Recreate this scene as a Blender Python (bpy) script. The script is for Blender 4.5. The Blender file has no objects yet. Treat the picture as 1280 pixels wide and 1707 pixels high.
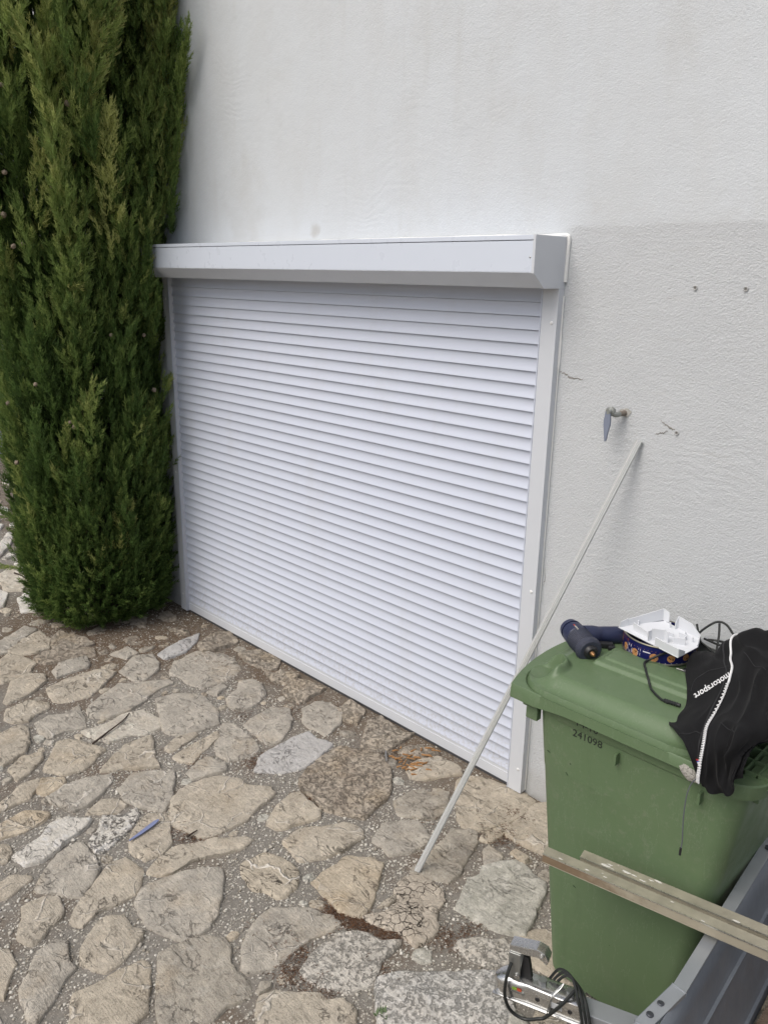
import bpy, bmesh, math, random
import numpy as np
from math import sin, cos, pi, radians
from mathutils import Vector, Matrix, noise
random.seed(7)
rng = np.random.default_rng(11)
SC = bpy.context.scene
COL = SC.collection

# ------------------------------------------------------------------ camera
cam_d = bpy.data.cameras.new('camera')
cam = bpy.data.objects.new('camera', cam_d); COL.objects.link(cam)
yaw, pitch, roll = (0.779564, 0.290050, 0.017750)
fw = Vector((-sin(yaw)*cos(pitch), cos(yaw)*cos(pitch), -sin(pitch)))
r0 = Vector((cos(yaw), sin(yaw), 0)); u0 = r0.cross(fw)
rt = cos(roll)*r0 + sin(roll)*u0; up = -sin(roll)*r0 + cos(roll)*u0
M = Matrix((rt, up, -fw)).transposed().to_4x4()
M.translation = Vector((1.8126, -2.6919, 2.2657))
cam.matrix_world = M
cam_d.sensor_fit = 'VERTICAL'; cam_d.sensor_height = 24.0
cam_d.lens = 1325.51/1707.0*24.0
cam_d.clip_start = 0.05; cam_d.clip_end = 1000
SC.camera = cam

# ------------------------------------------------------------------ sky, sun, exposure
SUN_AZ = radians(190); SUN_EL = radians(52)
w = bpy.data.worlds.new('World'); SC.world = w; w.use_nodes = True
nt = w.node_tree; nt.nodes.clear()
out = nt.nodes.new('ShaderNodeOutputWorld'); bg = nt.nodes.new('ShaderNodeBackground')
sky = nt.nodes.new('ShaderNodeTexSky'); sky.sky_type = 'NISHITA'; sky.sun_disc = False
sky.sun_elevation = SUN_EL; sky.sun_rotation = SUN_AZ
sky.air_density = 1.0; sky.dust_density = 4.0; sky.ozone_density = 1.0
hs = nt.nodes.new('ShaderNodeHueSaturation'); hs.inputs['Saturation'].default_value = 0.62
nt.links.new(sky.outputs[0], hs.inputs['Color']); nt.links.new(hs.outputs[0], bg.inputs[0])
bg.inputs[1].default_value = 0.10
nt.links.new(bg.outputs[0], out.inputs[0])
sd = bpy.data.lights.new('sun', 'SUN'); sd.energy = 0.95; sd.angle = radians(40); sd.color = (1.0, 0.96, 0.9)
so = bpy.data.objects.new('sun', sd); COL.objects.link(so)
# direction to the sun: azimuth measured from +Y towards +X, as the sky texture does
tosun = Vector((sin(SUN_AZ)*cos(SUN_EL), cos(SUN_AZ)*cos(SUN_EL), sin(SUN_EL)))
so.rotation_euler = tosun.to_track_quat('Z', 'Y').to_euler()
SC.view_settings.view_transform = 'Standard'; SC.view_settings.look = 'None'
SC.view_settings.gamma = 1.0; SC.view_settings.use_curve_mapping = False
SC.view_settings.exposure = 0.56
SC.render.engine = 'CYCLES'
SC.cycles.max_bounces = 8
SC.cycles.use_denoising = True

# ------------------------------------------------------------------ helpers
def link(o, parent=None):
    COL.objects.link(o)
    if parent is not None: o.parent = parent
    return o
def tag(o, label=None, cat=None, group=None, kind=None):
    if label: o['label'] = label
    if cat: o['category'] = cat
    if group: o['group'] = group
    if kind: o['kind'] = kind
    return o
def empty(name, loc=(0, 0, 0), rot=(0, 0, 0)):
    o = bpy.data.objects.new(name, None); o.empty_display_size = .1
    o.location = loc; o.rotation_euler = rot
    COL.objects.link(o); return o
def mesh_obj(name, verts, faces, mat, parent=None, smooth=False):
    me = bpy.data.meshes.new(name); me.from_pydata([tuple(v) for v in verts], [], [tuple(f) for f in faces])
    if smooth: me.polygons.foreach_set('use_smooth', [True]*len(me.polygons))
    me.materials.append(mat)
    return link(bpy.data.objects.new(name, me), parent)
def fast_mesh(name, V, F, mat, parent=None, smooth=False, attr=None):
    """V (n,3) float array, F (m,k) int array"""
    me = bpy.data.meshes.new(name); k = F.shape[1]
    me.vertices.add(len(V)); me.vertices.foreach_set('co', np.ascontiguousarray(V, dtype=np.float32).ravel())
    me.loops.add(F.size); me.loops.foreach_set('vertex_index', np.ascontiguousarray(F, dtype=np.int32).ravel())
    me.polygons.add(len(F)); me.polygons.foreach_set('loop_start', np.arange(0, F.size, k, dtype=np.int32))
    if smooth: me.polygons.foreach_set('use_smooth', np.ones(len(F), dtype=bool))
    me.update(calc_edges=True)
    if attr is not None:
        a = me.attributes.new('tint', 'FLOAT', 'POINT'); a.data.foreach_set('value', np.asarray(attr, dtype=np.float32))
    me.materials.append(mat)
    return link(bpy.data.objects.new(name, me), parent)
class MB:
    """collects shapes; build() links them as ONE mesh object"""
    def __init__(s): s.bm = bmesh.new()
    def box(s, c, size, rot=None, bevel=0.0, seg=2):
        g = bmesh.ops.create_cube(s.bm, size=1.0); vs = g['verts']
        R = rot if rot is not None else Matrix.Identity(3)
        for v in vs:
            v.co = Vector(c) + R @ Vector((v.co.x*size[0], v.co.y*size[1], v.co.z*size[2]))
        if bevel > 0:
            es = list({e for v in vs for e in v.link_edges})
            bmesh.ops.bevel(s.bm, geom=es, offset=bevel, segments=seg, affect='EDGES', profile=.5)
        return s
    def span(s, a, b, bevel=0.0, seg=2):
        a = Vector(a); b = Vector(b)
        return s.box((a+b)/2, [abs(b[i]-a[i]) for i in range(3)], None, bevel, seg)
    def lathe(s, p0, p1, prof, n=24, caps=True):
        p0 = Vector(p0); p1 = Vector(p1); ax = (p1-p0); L = ax.length; ax.normalize()
        a = ax.orthogonal().normalized(); b = ax.cross(a); rings = []
        for t, r in prof:
            c = p0 + ax*(t*L)
            rings.append([s.bm.verts.new(c + (a*cos(2*pi*i/n)+b*sin(2*pi*i/n))*r) for i in range(n)])
        for i in range(len(rings)-1):
            for j in range(n):
                s.bm.faces.new((rings[i][j], rings[i][(j+1) % n], rings[i+1][(j+1) % n], rings[i+1][j]))
        if caps:
            s.bm.faces.new(list(reversed(rings[0]))); s.bm.faces.new(rings[-1])
        return s
    def tube(s, pts, r, n=8, sub=6):
        P = [Vector(p) for p in pts]
        Q = []
        for i in range(len(P)-1):
            a = P[max(i-1, 0)]; b = P[i]; c = P[i+1]; d = P[min(i+2, len(P)-1)]
            for k in range(sub):
                t = k/sub
                Q.append(.5*((2*b)+(c-a)*t+(2*a-5*b+4*c-d)*t*t+(3*b-a-3*c+d)*t**3))
        Q.append(P[-1]); prev = None; nrm = None
        for i, q in enumerate(Q):
            tan = (Q[min(i+1, len(Q)-1)]-Q[max(i-1, 0)]).normalized()
            nrm = tan.orthogonal() if nrm is None else (nrm - tan*nrm.dot(tan))
            if nrm.length < 1e-6: nrm = tan.orthogonal()
            nrm.normalize(); b = tan.cross(nrm)
            rr = r if not callable(r) else r(i/(len(Q)-1))
            ring = [s.bm.verts.new(q + (nrm*cos(2*pi*j/n)+b*sin(2*pi*j/n))*rr) for j in range(n)]
            if prev:
                for j in range(n): s.bm.faces.new((prev[j], prev[(j+1) % n], ring[(j+1) % n], ring[j]))
            else: s.bm.faces.new(list(reversed(ring)))
            prev = ring
        s.bm.faces.new(prev); return s
    def prism(s, poly, z0, z1, frame=None, bevel=0.0, seg=2):
        """polygon (x,y) extruded z0..z1 in the given 4x4 frame"""
        T = frame if frame is not None else Matrix.Identity(4)
        lo = [s.bm.verts.new(T @ Vector((x, y, z0))) for x, y in poly]
        hi = [s.bm.verts.new(T @ Vector((x, y, z1))) for x, y in poly]
        n = len(poly); fs = [s.bm.faces.new(list(reversed(lo))), s.bm.faces.new(hi)]
        for i in range(n): fs.append(s.bm.faces.new((lo[i], lo[(i+1) % n], hi[(i+1) % n], hi[i])))
        if bevel > 0:
            es = list({e for f in fs for e in f.edges})
            bmesh.ops.bevel(s.bm, geom=es, offset=bevel, segments=seg, affect='EDGES', profile=.5)
        return s
    def ball(s, c, r, sc=(1, 1, 1), u=12, v=8):
        g = bmesh.ops.create_uvsphere(s.bm, u_segments=u, v_segments=v, radius=r)
        for q in g['verts']: q.co = Vector(c) + Vector((q.co.x*sc[0], q.co.y*sc[1], q.co.z*sc[2]))
        return s
    def build(s, name, mat, parent=None, smooth=True, angle=35):
        bmesh.ops.recalc_face_normals(s.bm, faces=s.bm.faces[:])
        me = bpy.data.meshes.new(name); s.bm.to_mesh(me); s.bm.free()
        if smooth:
            me.polygons.foreach_set('use_smooth', [True]*len(me.polygons))
            me.set_sharp_from_angle(angle=radians(angle))
        me.materials.append(mat)
        o = link(bpy.data.objects.new(name, me), parent)
        if smooth:
            wn = o.modifiers.new('weighted_normals', 'WEIGHTED_NORMAL'); wn.keep_sharp = True; wn.weight = 80
        return o
def dup(o, parent, loc=None, name=None):
    c = o.copy(); COL.objects.link(c); c.parent = parent
    if loc is not None: c.location = loc
    return c

# ------------------------------------------------------------------ materials
class NB:
    def __init__(s, name):
        s.m = bpy.data.materials.new(name); s.m.use_nodes = True; s.t = s.m.node_tree
        s.b = s.t.nodes['Principled BSDF']; s.geo = s.t.nodes.new('ShaderNodeNewGeometry')
        s.pos = s.geo.outputs['Position']
    def n(s, typ, **kw):
        x = s.t.nodes.new(typ)
        for k, v in kw.items(): setattr(x, k, v)
        return x
    def set(s, x, i, v):
        if isinstance(v, bpy.types.NodeSocket): s.t.links.new(v, x.inputs[i])
        elif v is not None:
            if isinstance(v, tuple) and len(v) == 3 and len(getattr(x.inputs[i], 'default_value', (0,)*3)) == 4: v = v+(1,)
            x.inputs[i].default_value = v
    def noise(s, scale, detail=4, rough=.55, vec=None, dist=0, col=False):
        x = s.n('ShaderNodeTexNoise'); s.set(x, 'Vector', vec if vec is not None else s.pos)
        x.inputs['Scale'].default_value = scale; x.inputs['Detail'].default_value = detail
        x.inputs['Roughness'].default_value = rough; x.inputs['Distortion'].default_value = dist
        return x.outputs['Color' if col else 'Fac']
    def voro(s, scale, feature='F1', vec=None, rand=1.0):
        x = s.n('ShaderNodeTexVoronoi', feature=feature); s.set(x, 'Vector', vec if vec is not None else s.pos)
        x.inputs['Scale'].default_value = scale; x.inputs['Randomness'].default_value = rand
        return x
    def mapping(s, scale=(1, 1, 1), rot=(0, 0, 0), loc=(0, 0, 0), vec=None):
        x = s.n('ShaderNodeMapping'); s.set(x, 'Vector', vec if vec is not None else s.pos)
        x.inputs['Scale'].default_value = scale; x.inputs['Rotation'].default_value = rot; x.inputs['Location'].default_value = loc
        return x.outputs[0]
    def warp(s, amt, scale, vec=None):
        c = s.noise(scale, 3, .5, vec, col=True)
        sub = s.vmath('SUBTRACT', c, (.5, .5, .5)); sc = s.vmath('SCALE', sub, None, amt)
        return s.vmath('ADD', vec if vec is not None else s.pos, sc)
    def vmath(s, op, a, b=None, scale=None):
        x = s.n('ShaderNodeVectorMath', operation=op); s.set(x, 0, a)
        if b is not None: s.set(x, 1, b)
        if scale is not None: x.inputs['Scale'].default_value = scale
        return x.outputs[0]
    def math(s, op, a, b=None, c=None, clamp=False):
        x = s.n('ShaderNodeMath', operation=op, use_clamp=clamp); s.set(x, 0, a)
        if b is not None: s.set(x, 1, b)
        if c is not None: s.set(x, 2, c)
        return x.outputs[0]
    def ramp(s, v, a, b, lo=0.0, hi=1.0):
        x = s.n('ShaderNodeMapRange', interpolation_type='SMOOTHSTEP'); s.set(x, 0, v)
        x.inputs[1].default_value = a; x.inputs[2].default_value = b
        x.inputs[3].default_value = lo; x.inputs[4].default_value = hi
        return x.outputs[0]
    def mix(s, f, a, b, mode='MIX'):
        x = s.n('ShaderNodeMix', data_type='RGBA', blend_type=mode); s.set(x, 0, f)
        s.set(x, 6, a); s.set(x, 7, b); return x.outputs[2]
    def sep(s, v=None):
        x = s.n('ShaderNodeSeparateXYZ'); s.set(x, 0, v if v is not None else s.pos); return x.outputs
    def bump(s, h, dist, strength=1.0, prev=None):
        x = s.n('ShaderNodeBump'); s.set(x, 'Height', h); x.inputs['Distance'].default_value = dist
        x.inputs['Strength'].default_value = strength
        if prev is not None: s.t.links.new(prev, x.inputs['Normal'])
        return x.outputs[0]
    def done(s, color=None, rough=.6, metal=0.0, normal=None, spec=None):
        s.set(s.b, 'Base Color', color); s.set(s.b, 'Roughness', rough); s.set(s.b, 'Metallic', metal)
        if normal is not None: s.t.links.new(normal, s.b.inputs['Normal'])
        if spec is not None: s.b.inputs['Specular IOR Level'].default_value = spec
        return s.m
def simple(name, col, rough=.5, metal=0.0, var=.08, nscale=30, bump=0.0, bscale=200, spec=None):
    b = NB(name); k = b.noise(nscale, 4)
    c = b.mix(k, tuple(x*(1-var) for x in col), tuple(min(1, x*(1+var)) for x in col))
    r = b.ramp(b.noise(nscale*2.3, 3), .25, .75, max(.03, rough-.08), min(1, rough+.08))
    nm = b.bump(b.noise(bscale, 3), bump) if bump else None
    return b.done(c, r, metal, nm, spec)

def m_wall():
    b = NB('white_render'); X, Y, Z = b.sep()
    big = b.noise(.9, 4, .6); mid = b.noise(5, 5, .6, b.mapping((1, 1, .45)))
    c = b.mix(big, (.595, .62, .64), (.645, .672, .695))
    c = b.mix(b.ramp(mid, .35, .75, 0, .30), c, (.54, .54, .525))
    bl = b.noise(2.2, 6, .68, b.mapping(loc=(4, 0, 9)))
    c = b.mix(b.ramp(bl, .52, .72, 0, .32), c, (.50, .50, .485))
    run = b.noise(5, 4, .6, b.mapping((2.2, 1, .16)))
    c = b.mix(b.math('MULTIPLY', b.ramp(run, .55, .75, 0, .22), b.ramp(Z, 1.6, 3.0)), c, (.47, .465, .44))
    # lower coat right of the shutter box: greyer, coarser spray render
    edge = b.math('ADD', Z, b.math('MULTIPLY', b.noise(6, 3), .02))
    low = b.math('MULTIPLY', b.ramp(edge, 2.462, 2.452), b.ramp(X, .05, .12))
    c = b.mix(b.math('MULTIPLY', low, .9), c, b.mix(mid, (.552, .568, .580), (.612, .628, .642)))
    # damp, dirty foot of the wall
    foot = b.ramp(b.math('ADD', Z, b.math('MULTIPLY', b.noise(14, 4), .22)), .30, .05)
    c = b.mix(b.math('MULTIPLY', foot, .55), c, (.30, .28, .24))
    # water stain over the box
    st = b.vmath('DISTANCE', b.warp(.08, 14), (-1.37, 0.0, 2.475))
    stn = st.node; c = b.mix(b.ramp(stn.outputs['Value'], .05, .015, 0, .45), c, (.38, .35, .30))
    hz = b.ramp(b.noise(9, 4, .6, b.mapping((.5, 1, 6))), .55, .8, 0, .18)
    c = b.mix(b.math('MULTIPLY', hz, b.ramp(Z, 2.65, 2.45)), c, (.45, .43, .39))
    g1 = b.noise(150, 3, .65); g2 = b.noise(330, 2, .6)
    grain = b.math('ADD', b.math('MULTIPLY', g1, .65), b.math('MULTIPLY', g2, .35))
    rough_amt = b.math('ADD', b.ramp(X, -2.2, .3, .22, .75), b.math('MULTIPLY', low, .7))
    n1 = b.bump(b.math('MULTIPLY', b.math('SUBTRACT', grain, .5), rough_amt), .0048, 1.0)
    # trowel arcs
    tv = b.warp(.5, 1.3); tw = b.n('ShaderNodeTexWave', wave_type='RINGS'); b.set(tw, 'Vector', b.vmath('SUBTRACT', tv, (-.75, 0, 2.9)))
    tw.inputs['Scale'].default_value = 9; tw.inputs['Distortion'].default_value = 9; tw.inputs['Detail'].default_value = 3
    n2 = b.bump(b.math('MULTIPLY', tw.outputs['Fac'], b.ramp(b.noise(1.6, 2), .48, .70)), .0011, .5, n1)
    n3 = b.bump(b.noise(4.0, 5, .6), .012, .5, n2)
    n4 = n3
    pit = b.noise(260, 3, .7); c = b.mix(b.ramp(pit, .50, .30, 0, .22), c, (.33, .33, .32)); c = b.mix(b.ramp(pit, .54, .72, 0, .5), c, (.74, .755, .77))  # dark specks put grain shadow and pit dirt into the colour, plus pale mottling
    return b.done(c, .92, 0, n4, .2)
def m_mortar():
    b = NB('pebble_mortar')
    dirt = b.noise(2.2, 5, .6); fine = b.noise(60, 4, .65)
    c = b.mix(dirt, (.178, .165, .145), (.31, .285, .248))
    c = b.mix(b.ramp(fine, .35, .7), b.mix(.45, c, (.11, .10, .085)), c)
    brown = b.ramp(b.noise(1.7, 5, .65, b.mapping(loc=(3, 1, 0))), .50, .66)
    c = b.mix(b.math('MULTIPLY', brown, .6), c, (.125, .085, .055))
    X_, Y_, Z_ = b.sep()
    soil = b.ramp(b.math('ADD', Y_, b.math('MULTIPLY', b.math('SUBTRACT', b.noise(3.5, 5, .65), .5), .7)), -.46, -.16)
    td = b.vmath('DISTANCE', b.warp(.6, 2.5), (-2.85, -.55, 0)); soil = b.math('MAXIMUM', b.math('MULTIPLY', soil, .75), b.ramp(td.node.outputs['Value'], 1.05, .55))
    c = b.mix(b.math('MULTIPLY', soil, b.ramp(b.noise(26, 5, .7), .3, .55, .45, .95)), c, b.mix(b.noise(50, 4, .7), (.065, .042, .027), (.20, .148, .10)))
    wv = b.warp(.004, 160)
    hgt = None
    for sc, thr, lim, colA in ((48, .58, .34, (.62, .59, .52)), (85, .45, .40, (.56, .52, .45)), (160, .42, .42, (.47, .43, .36))):
        v = b.voro(sc, 'F1', wv); cid = b.sep(v.outputs['Color'])
        size = b.math('MULTIPLY', b.ramp(cid[1], 0, 1, .55, 1.0), lim)
        m = b.math('MULTIPLY', b.math('GREATER_THAN', cid[0], thr), b.ramp(b.math('DIVIDE', v.outputs['Distance'], size), 1.0, .82))
        dens = b.ramp(b.noise(2.6, 3, .5, b.mapping(loc=(sc, 0, 0))), .33, .55)
        m = b.math('MULTIPLY', m, dens)
        tone = b.mix(cid[2], tuple(x*.55 for x in colA), colA)
        c = b.mix(m, c, tone)
        h = b.math('MULTIPLY', m, 1.0/sc*20)
        hgt = h if hgt is None else b.math('ADD', hgt, h)
    n1 = b.bump(fine, .006, .9); n2 = b.bump(hgt, .006, 1.0, n1)
    return b.done(c, .93, 0, n2, .25)
def m_stone(name, ca, cb, vein=0.0, crack=0.5, speck=0.0, lich=0.0, warmth=.35, dark=0.0, k=1.0):
    b = NB(name); oi = b.n('ShaderNodeObjectInfo')
    off = b.vmath('ADD', b.pos, b.vmath('SCALE', b.pos, None, 0.0))
    rnd = oi.outputs['Random']
    big = b.noise(7, 5, .62); med = b.noise(38, 5, .68); fine = b.noise(170, 4, .7)
    c = b.mix(b.ramp(big, .3, .7), ca, cb)
    c = b.mix(b.ramp(rnd, 0, 1, 0, .3), c, (.36, .335, .29))
    c = b.mix(b.math('MULTIPLY', b.ramp(b.noise(4.5, 4, .6, b.mapping(loc=(9, 4, 2))), .5, .72), warmth), c, (.36, .285, .19))
    c = b.mix(b.ramp(med, .50, .72, 0, .6*k), c, tuple(x*.55 for x in ca))
    c = b.mix(b.ramp(fine, .55, .76, 0, .75), c, tuple(min(.85, x*1.45) for x in cb))
    c = b.mix(b.ramp(fine, .44, .28, 0, .8), c, tuple(x*.45 for x in ca))
    h = b.math('ADD', b.math('MULTIPLY', med, .8), b.math('MULTIPLY', fine, .35))
    # bedding streaks: stretched noise turned a different way on every stone
    mp = b.n('ShaderNodeMapping'); b.set(mp, 'Vector', b.pos); mp.inputs['Scale'].default_value = (3.0, 26.0, 3.0)
    cz = b.n('ShaderNodeCombineXYZ'); b.set(cz, 2, b.math('ADD', b.math('MULTIPLY', rnd, 1.6), .1)); b.t.links.new(cz.outputs[0], mp.inputs['Rotation'])
    streak = b.noise(3.2, 5, .65, mp.outputs[0], .8)
    c = b.mix(b.ramp(streak, .56, .72, 0, .22), c, tuple(x*.6 for x in ca))
    h = b.math('ADD', h, b.math('MULTIPLY', streak, .45))
    # cracks
    rid = b.math('ABSOLUTE', b.math('SUBTRACT', b.noise(6.5, 7, .58, mp.outputs[0] if False else b.mapping((1, 1.9, 1), (0, 0, .6)), 1.1), .5))
    ck = b.math('MULTIPLY', b.ramp(rid, .011, .002), b.ramp(b.noise(6, 2, .5, b.mapping(loc=(1, 7, 0))), .46, .60))
    ck = b.math('MULTIPLY', ck, crack)
    c = b.mix(ck, c, (.045, .038, .03))
    h = b.math('SUBTRACT', h, b.math('MULTIPLY', ck, 1.3))
    if crack > 1:
        v2 = b.voro(26, 'DISTANCE_TO_EDGE', b.warp(.05, 16))
        k2 = b.math('MULTIPLY', b.ramp(v2.outputs['Distance'], .042, .008), b.ramp(b.noise(11, 2), .42, .58))
        c = b.mix(k2, c, (.06, .05, .04)); h = b.math('SUBTRACT', h, b.math('MULTIPLY', k2, 1.4))
    if vein > 0:
        v3 = b.voro(5.5, 'DISTANCE_TO_EDGE', b.warp(.12, 7, b.mapping(loc=(2, 5, 0))))
        k3 = b.math('MULTIPLY', b.ramp(v3.outputs['Distance'], .024, .004), b.ramp(b.noise(6, 2, .5, b.mapping(loc=(4, 0, 3))), .45, .6))
        c = b.mix(b.math('MULTIPLY', k3, vein), c, (.62, .59, .53))
        h = b.math('ADD', h, b.math('MULTIPLY', k3, .5))
    if speck > 0:
        k4 = b.ramp(b.noise(48, 5, .72, b.mapping(loc=(0, 3, 8))), .50, .60)
        c = b.mix(b.math('MULTIPLY', k4, speck), c, (.09, .082, .07)); h = b.math('SUBTRACT', h, b.math('MULTIPLY', k4, .8))
    if lich > 0:
        k5 = b.ramp(b.noise(20, 5, .65, b.mapping(loc=(5, 3, 8))), .52, .64)
        c = b.mix(b.math('MULTIPLY', k5, lich), c, (.60, .585, .53))
    n1 = b.bump(h, .014, 1.0)
    pt = b.noise(16, 6, .7, b.mapping(loc=(7, 2, 1)), .6)
    c = b.mix(b.ramp(pt, .50, .66, 0, .5*k), c, tuple(min(.62, x*1.32) for x in cb))
    c = b.mix(b.ramp(pt, .44, .30, 0, .45*k), c, tuple(x*.66 for x in ca))
    c = b.mix(1.0, c, (1.36, 1.335, 1.32), 'MULTIPLY')
    return b.done(c, .88, 0, n1, .3)
# ------------------------------------------------------------------ setting: ground, paving stones
MW = m_wall(); MM = m_mortar()
MST = {
 't': m_stone('tan_limestone', (.315, .278, .220), (.415, .372, .300), vein=.5),
 'y': m_stone('ochre_limestone', (.33, .278, .205), (.42, .365, .28), vein=.3, warmth=.6),
 'g': m_stone('grey_limestone', (.270, .250, .215), (.375, .348, .298), vein=.6),
 'b': m_stone('blue_grey_limestone', (.35, .348, .345), (.42, .418, .412), crack=.6, speck=0, warmth=0, k=.6),
 'r': m_stone('brown_rough_stone', (.265, .225, .178), (.38, .335, .272), crack=.6, speck=.10, warmth=.5, k=.7),
 'd': m_stone('dull_grey_stone', (.225, .205, .172), (.315, .288, .238), crack=.4, lich=.15),
 'w': m_stone('white_limestone', (.50, .48, .43), (.58, .56, .51), crack=.6, warmth=.15),
 'w2': m_stone('pale_limestone', (.40, .37, .31), (.51, .475, .41), vein=.6),
 's': m_stone('speckled_stone', (.50, .48, .43), (.57, .55, .50), speck=.85, warmth=.1),
 'v': m_stone('veined_stone', (.34, .30, .235), (.42, .375, .30), vein=1.0, crack=1.0),
 'p': m_stone('pale_pitted_stone', (.40, .378, .335), (.48, .455, .405), lich=.12, speck=.10, k=.6, crack=.3),
 'p2': m_stone('pale_grey_slab', (.46, .452, .425), (.54, .53, .50), lich=.06, speck=.08, crack=.3, warmth=.12, k=.35),
 'c': m_stone('cracked_stone', (.34, .30, .245), (.42, .375, .31), crack=1.4, warmth=.15),
 'e': m_stone('greenish_grey_stone', (.30, .295, .255), (.40, .39, .345), lich=.4, crack=.3, warmth=.1),
}
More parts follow.
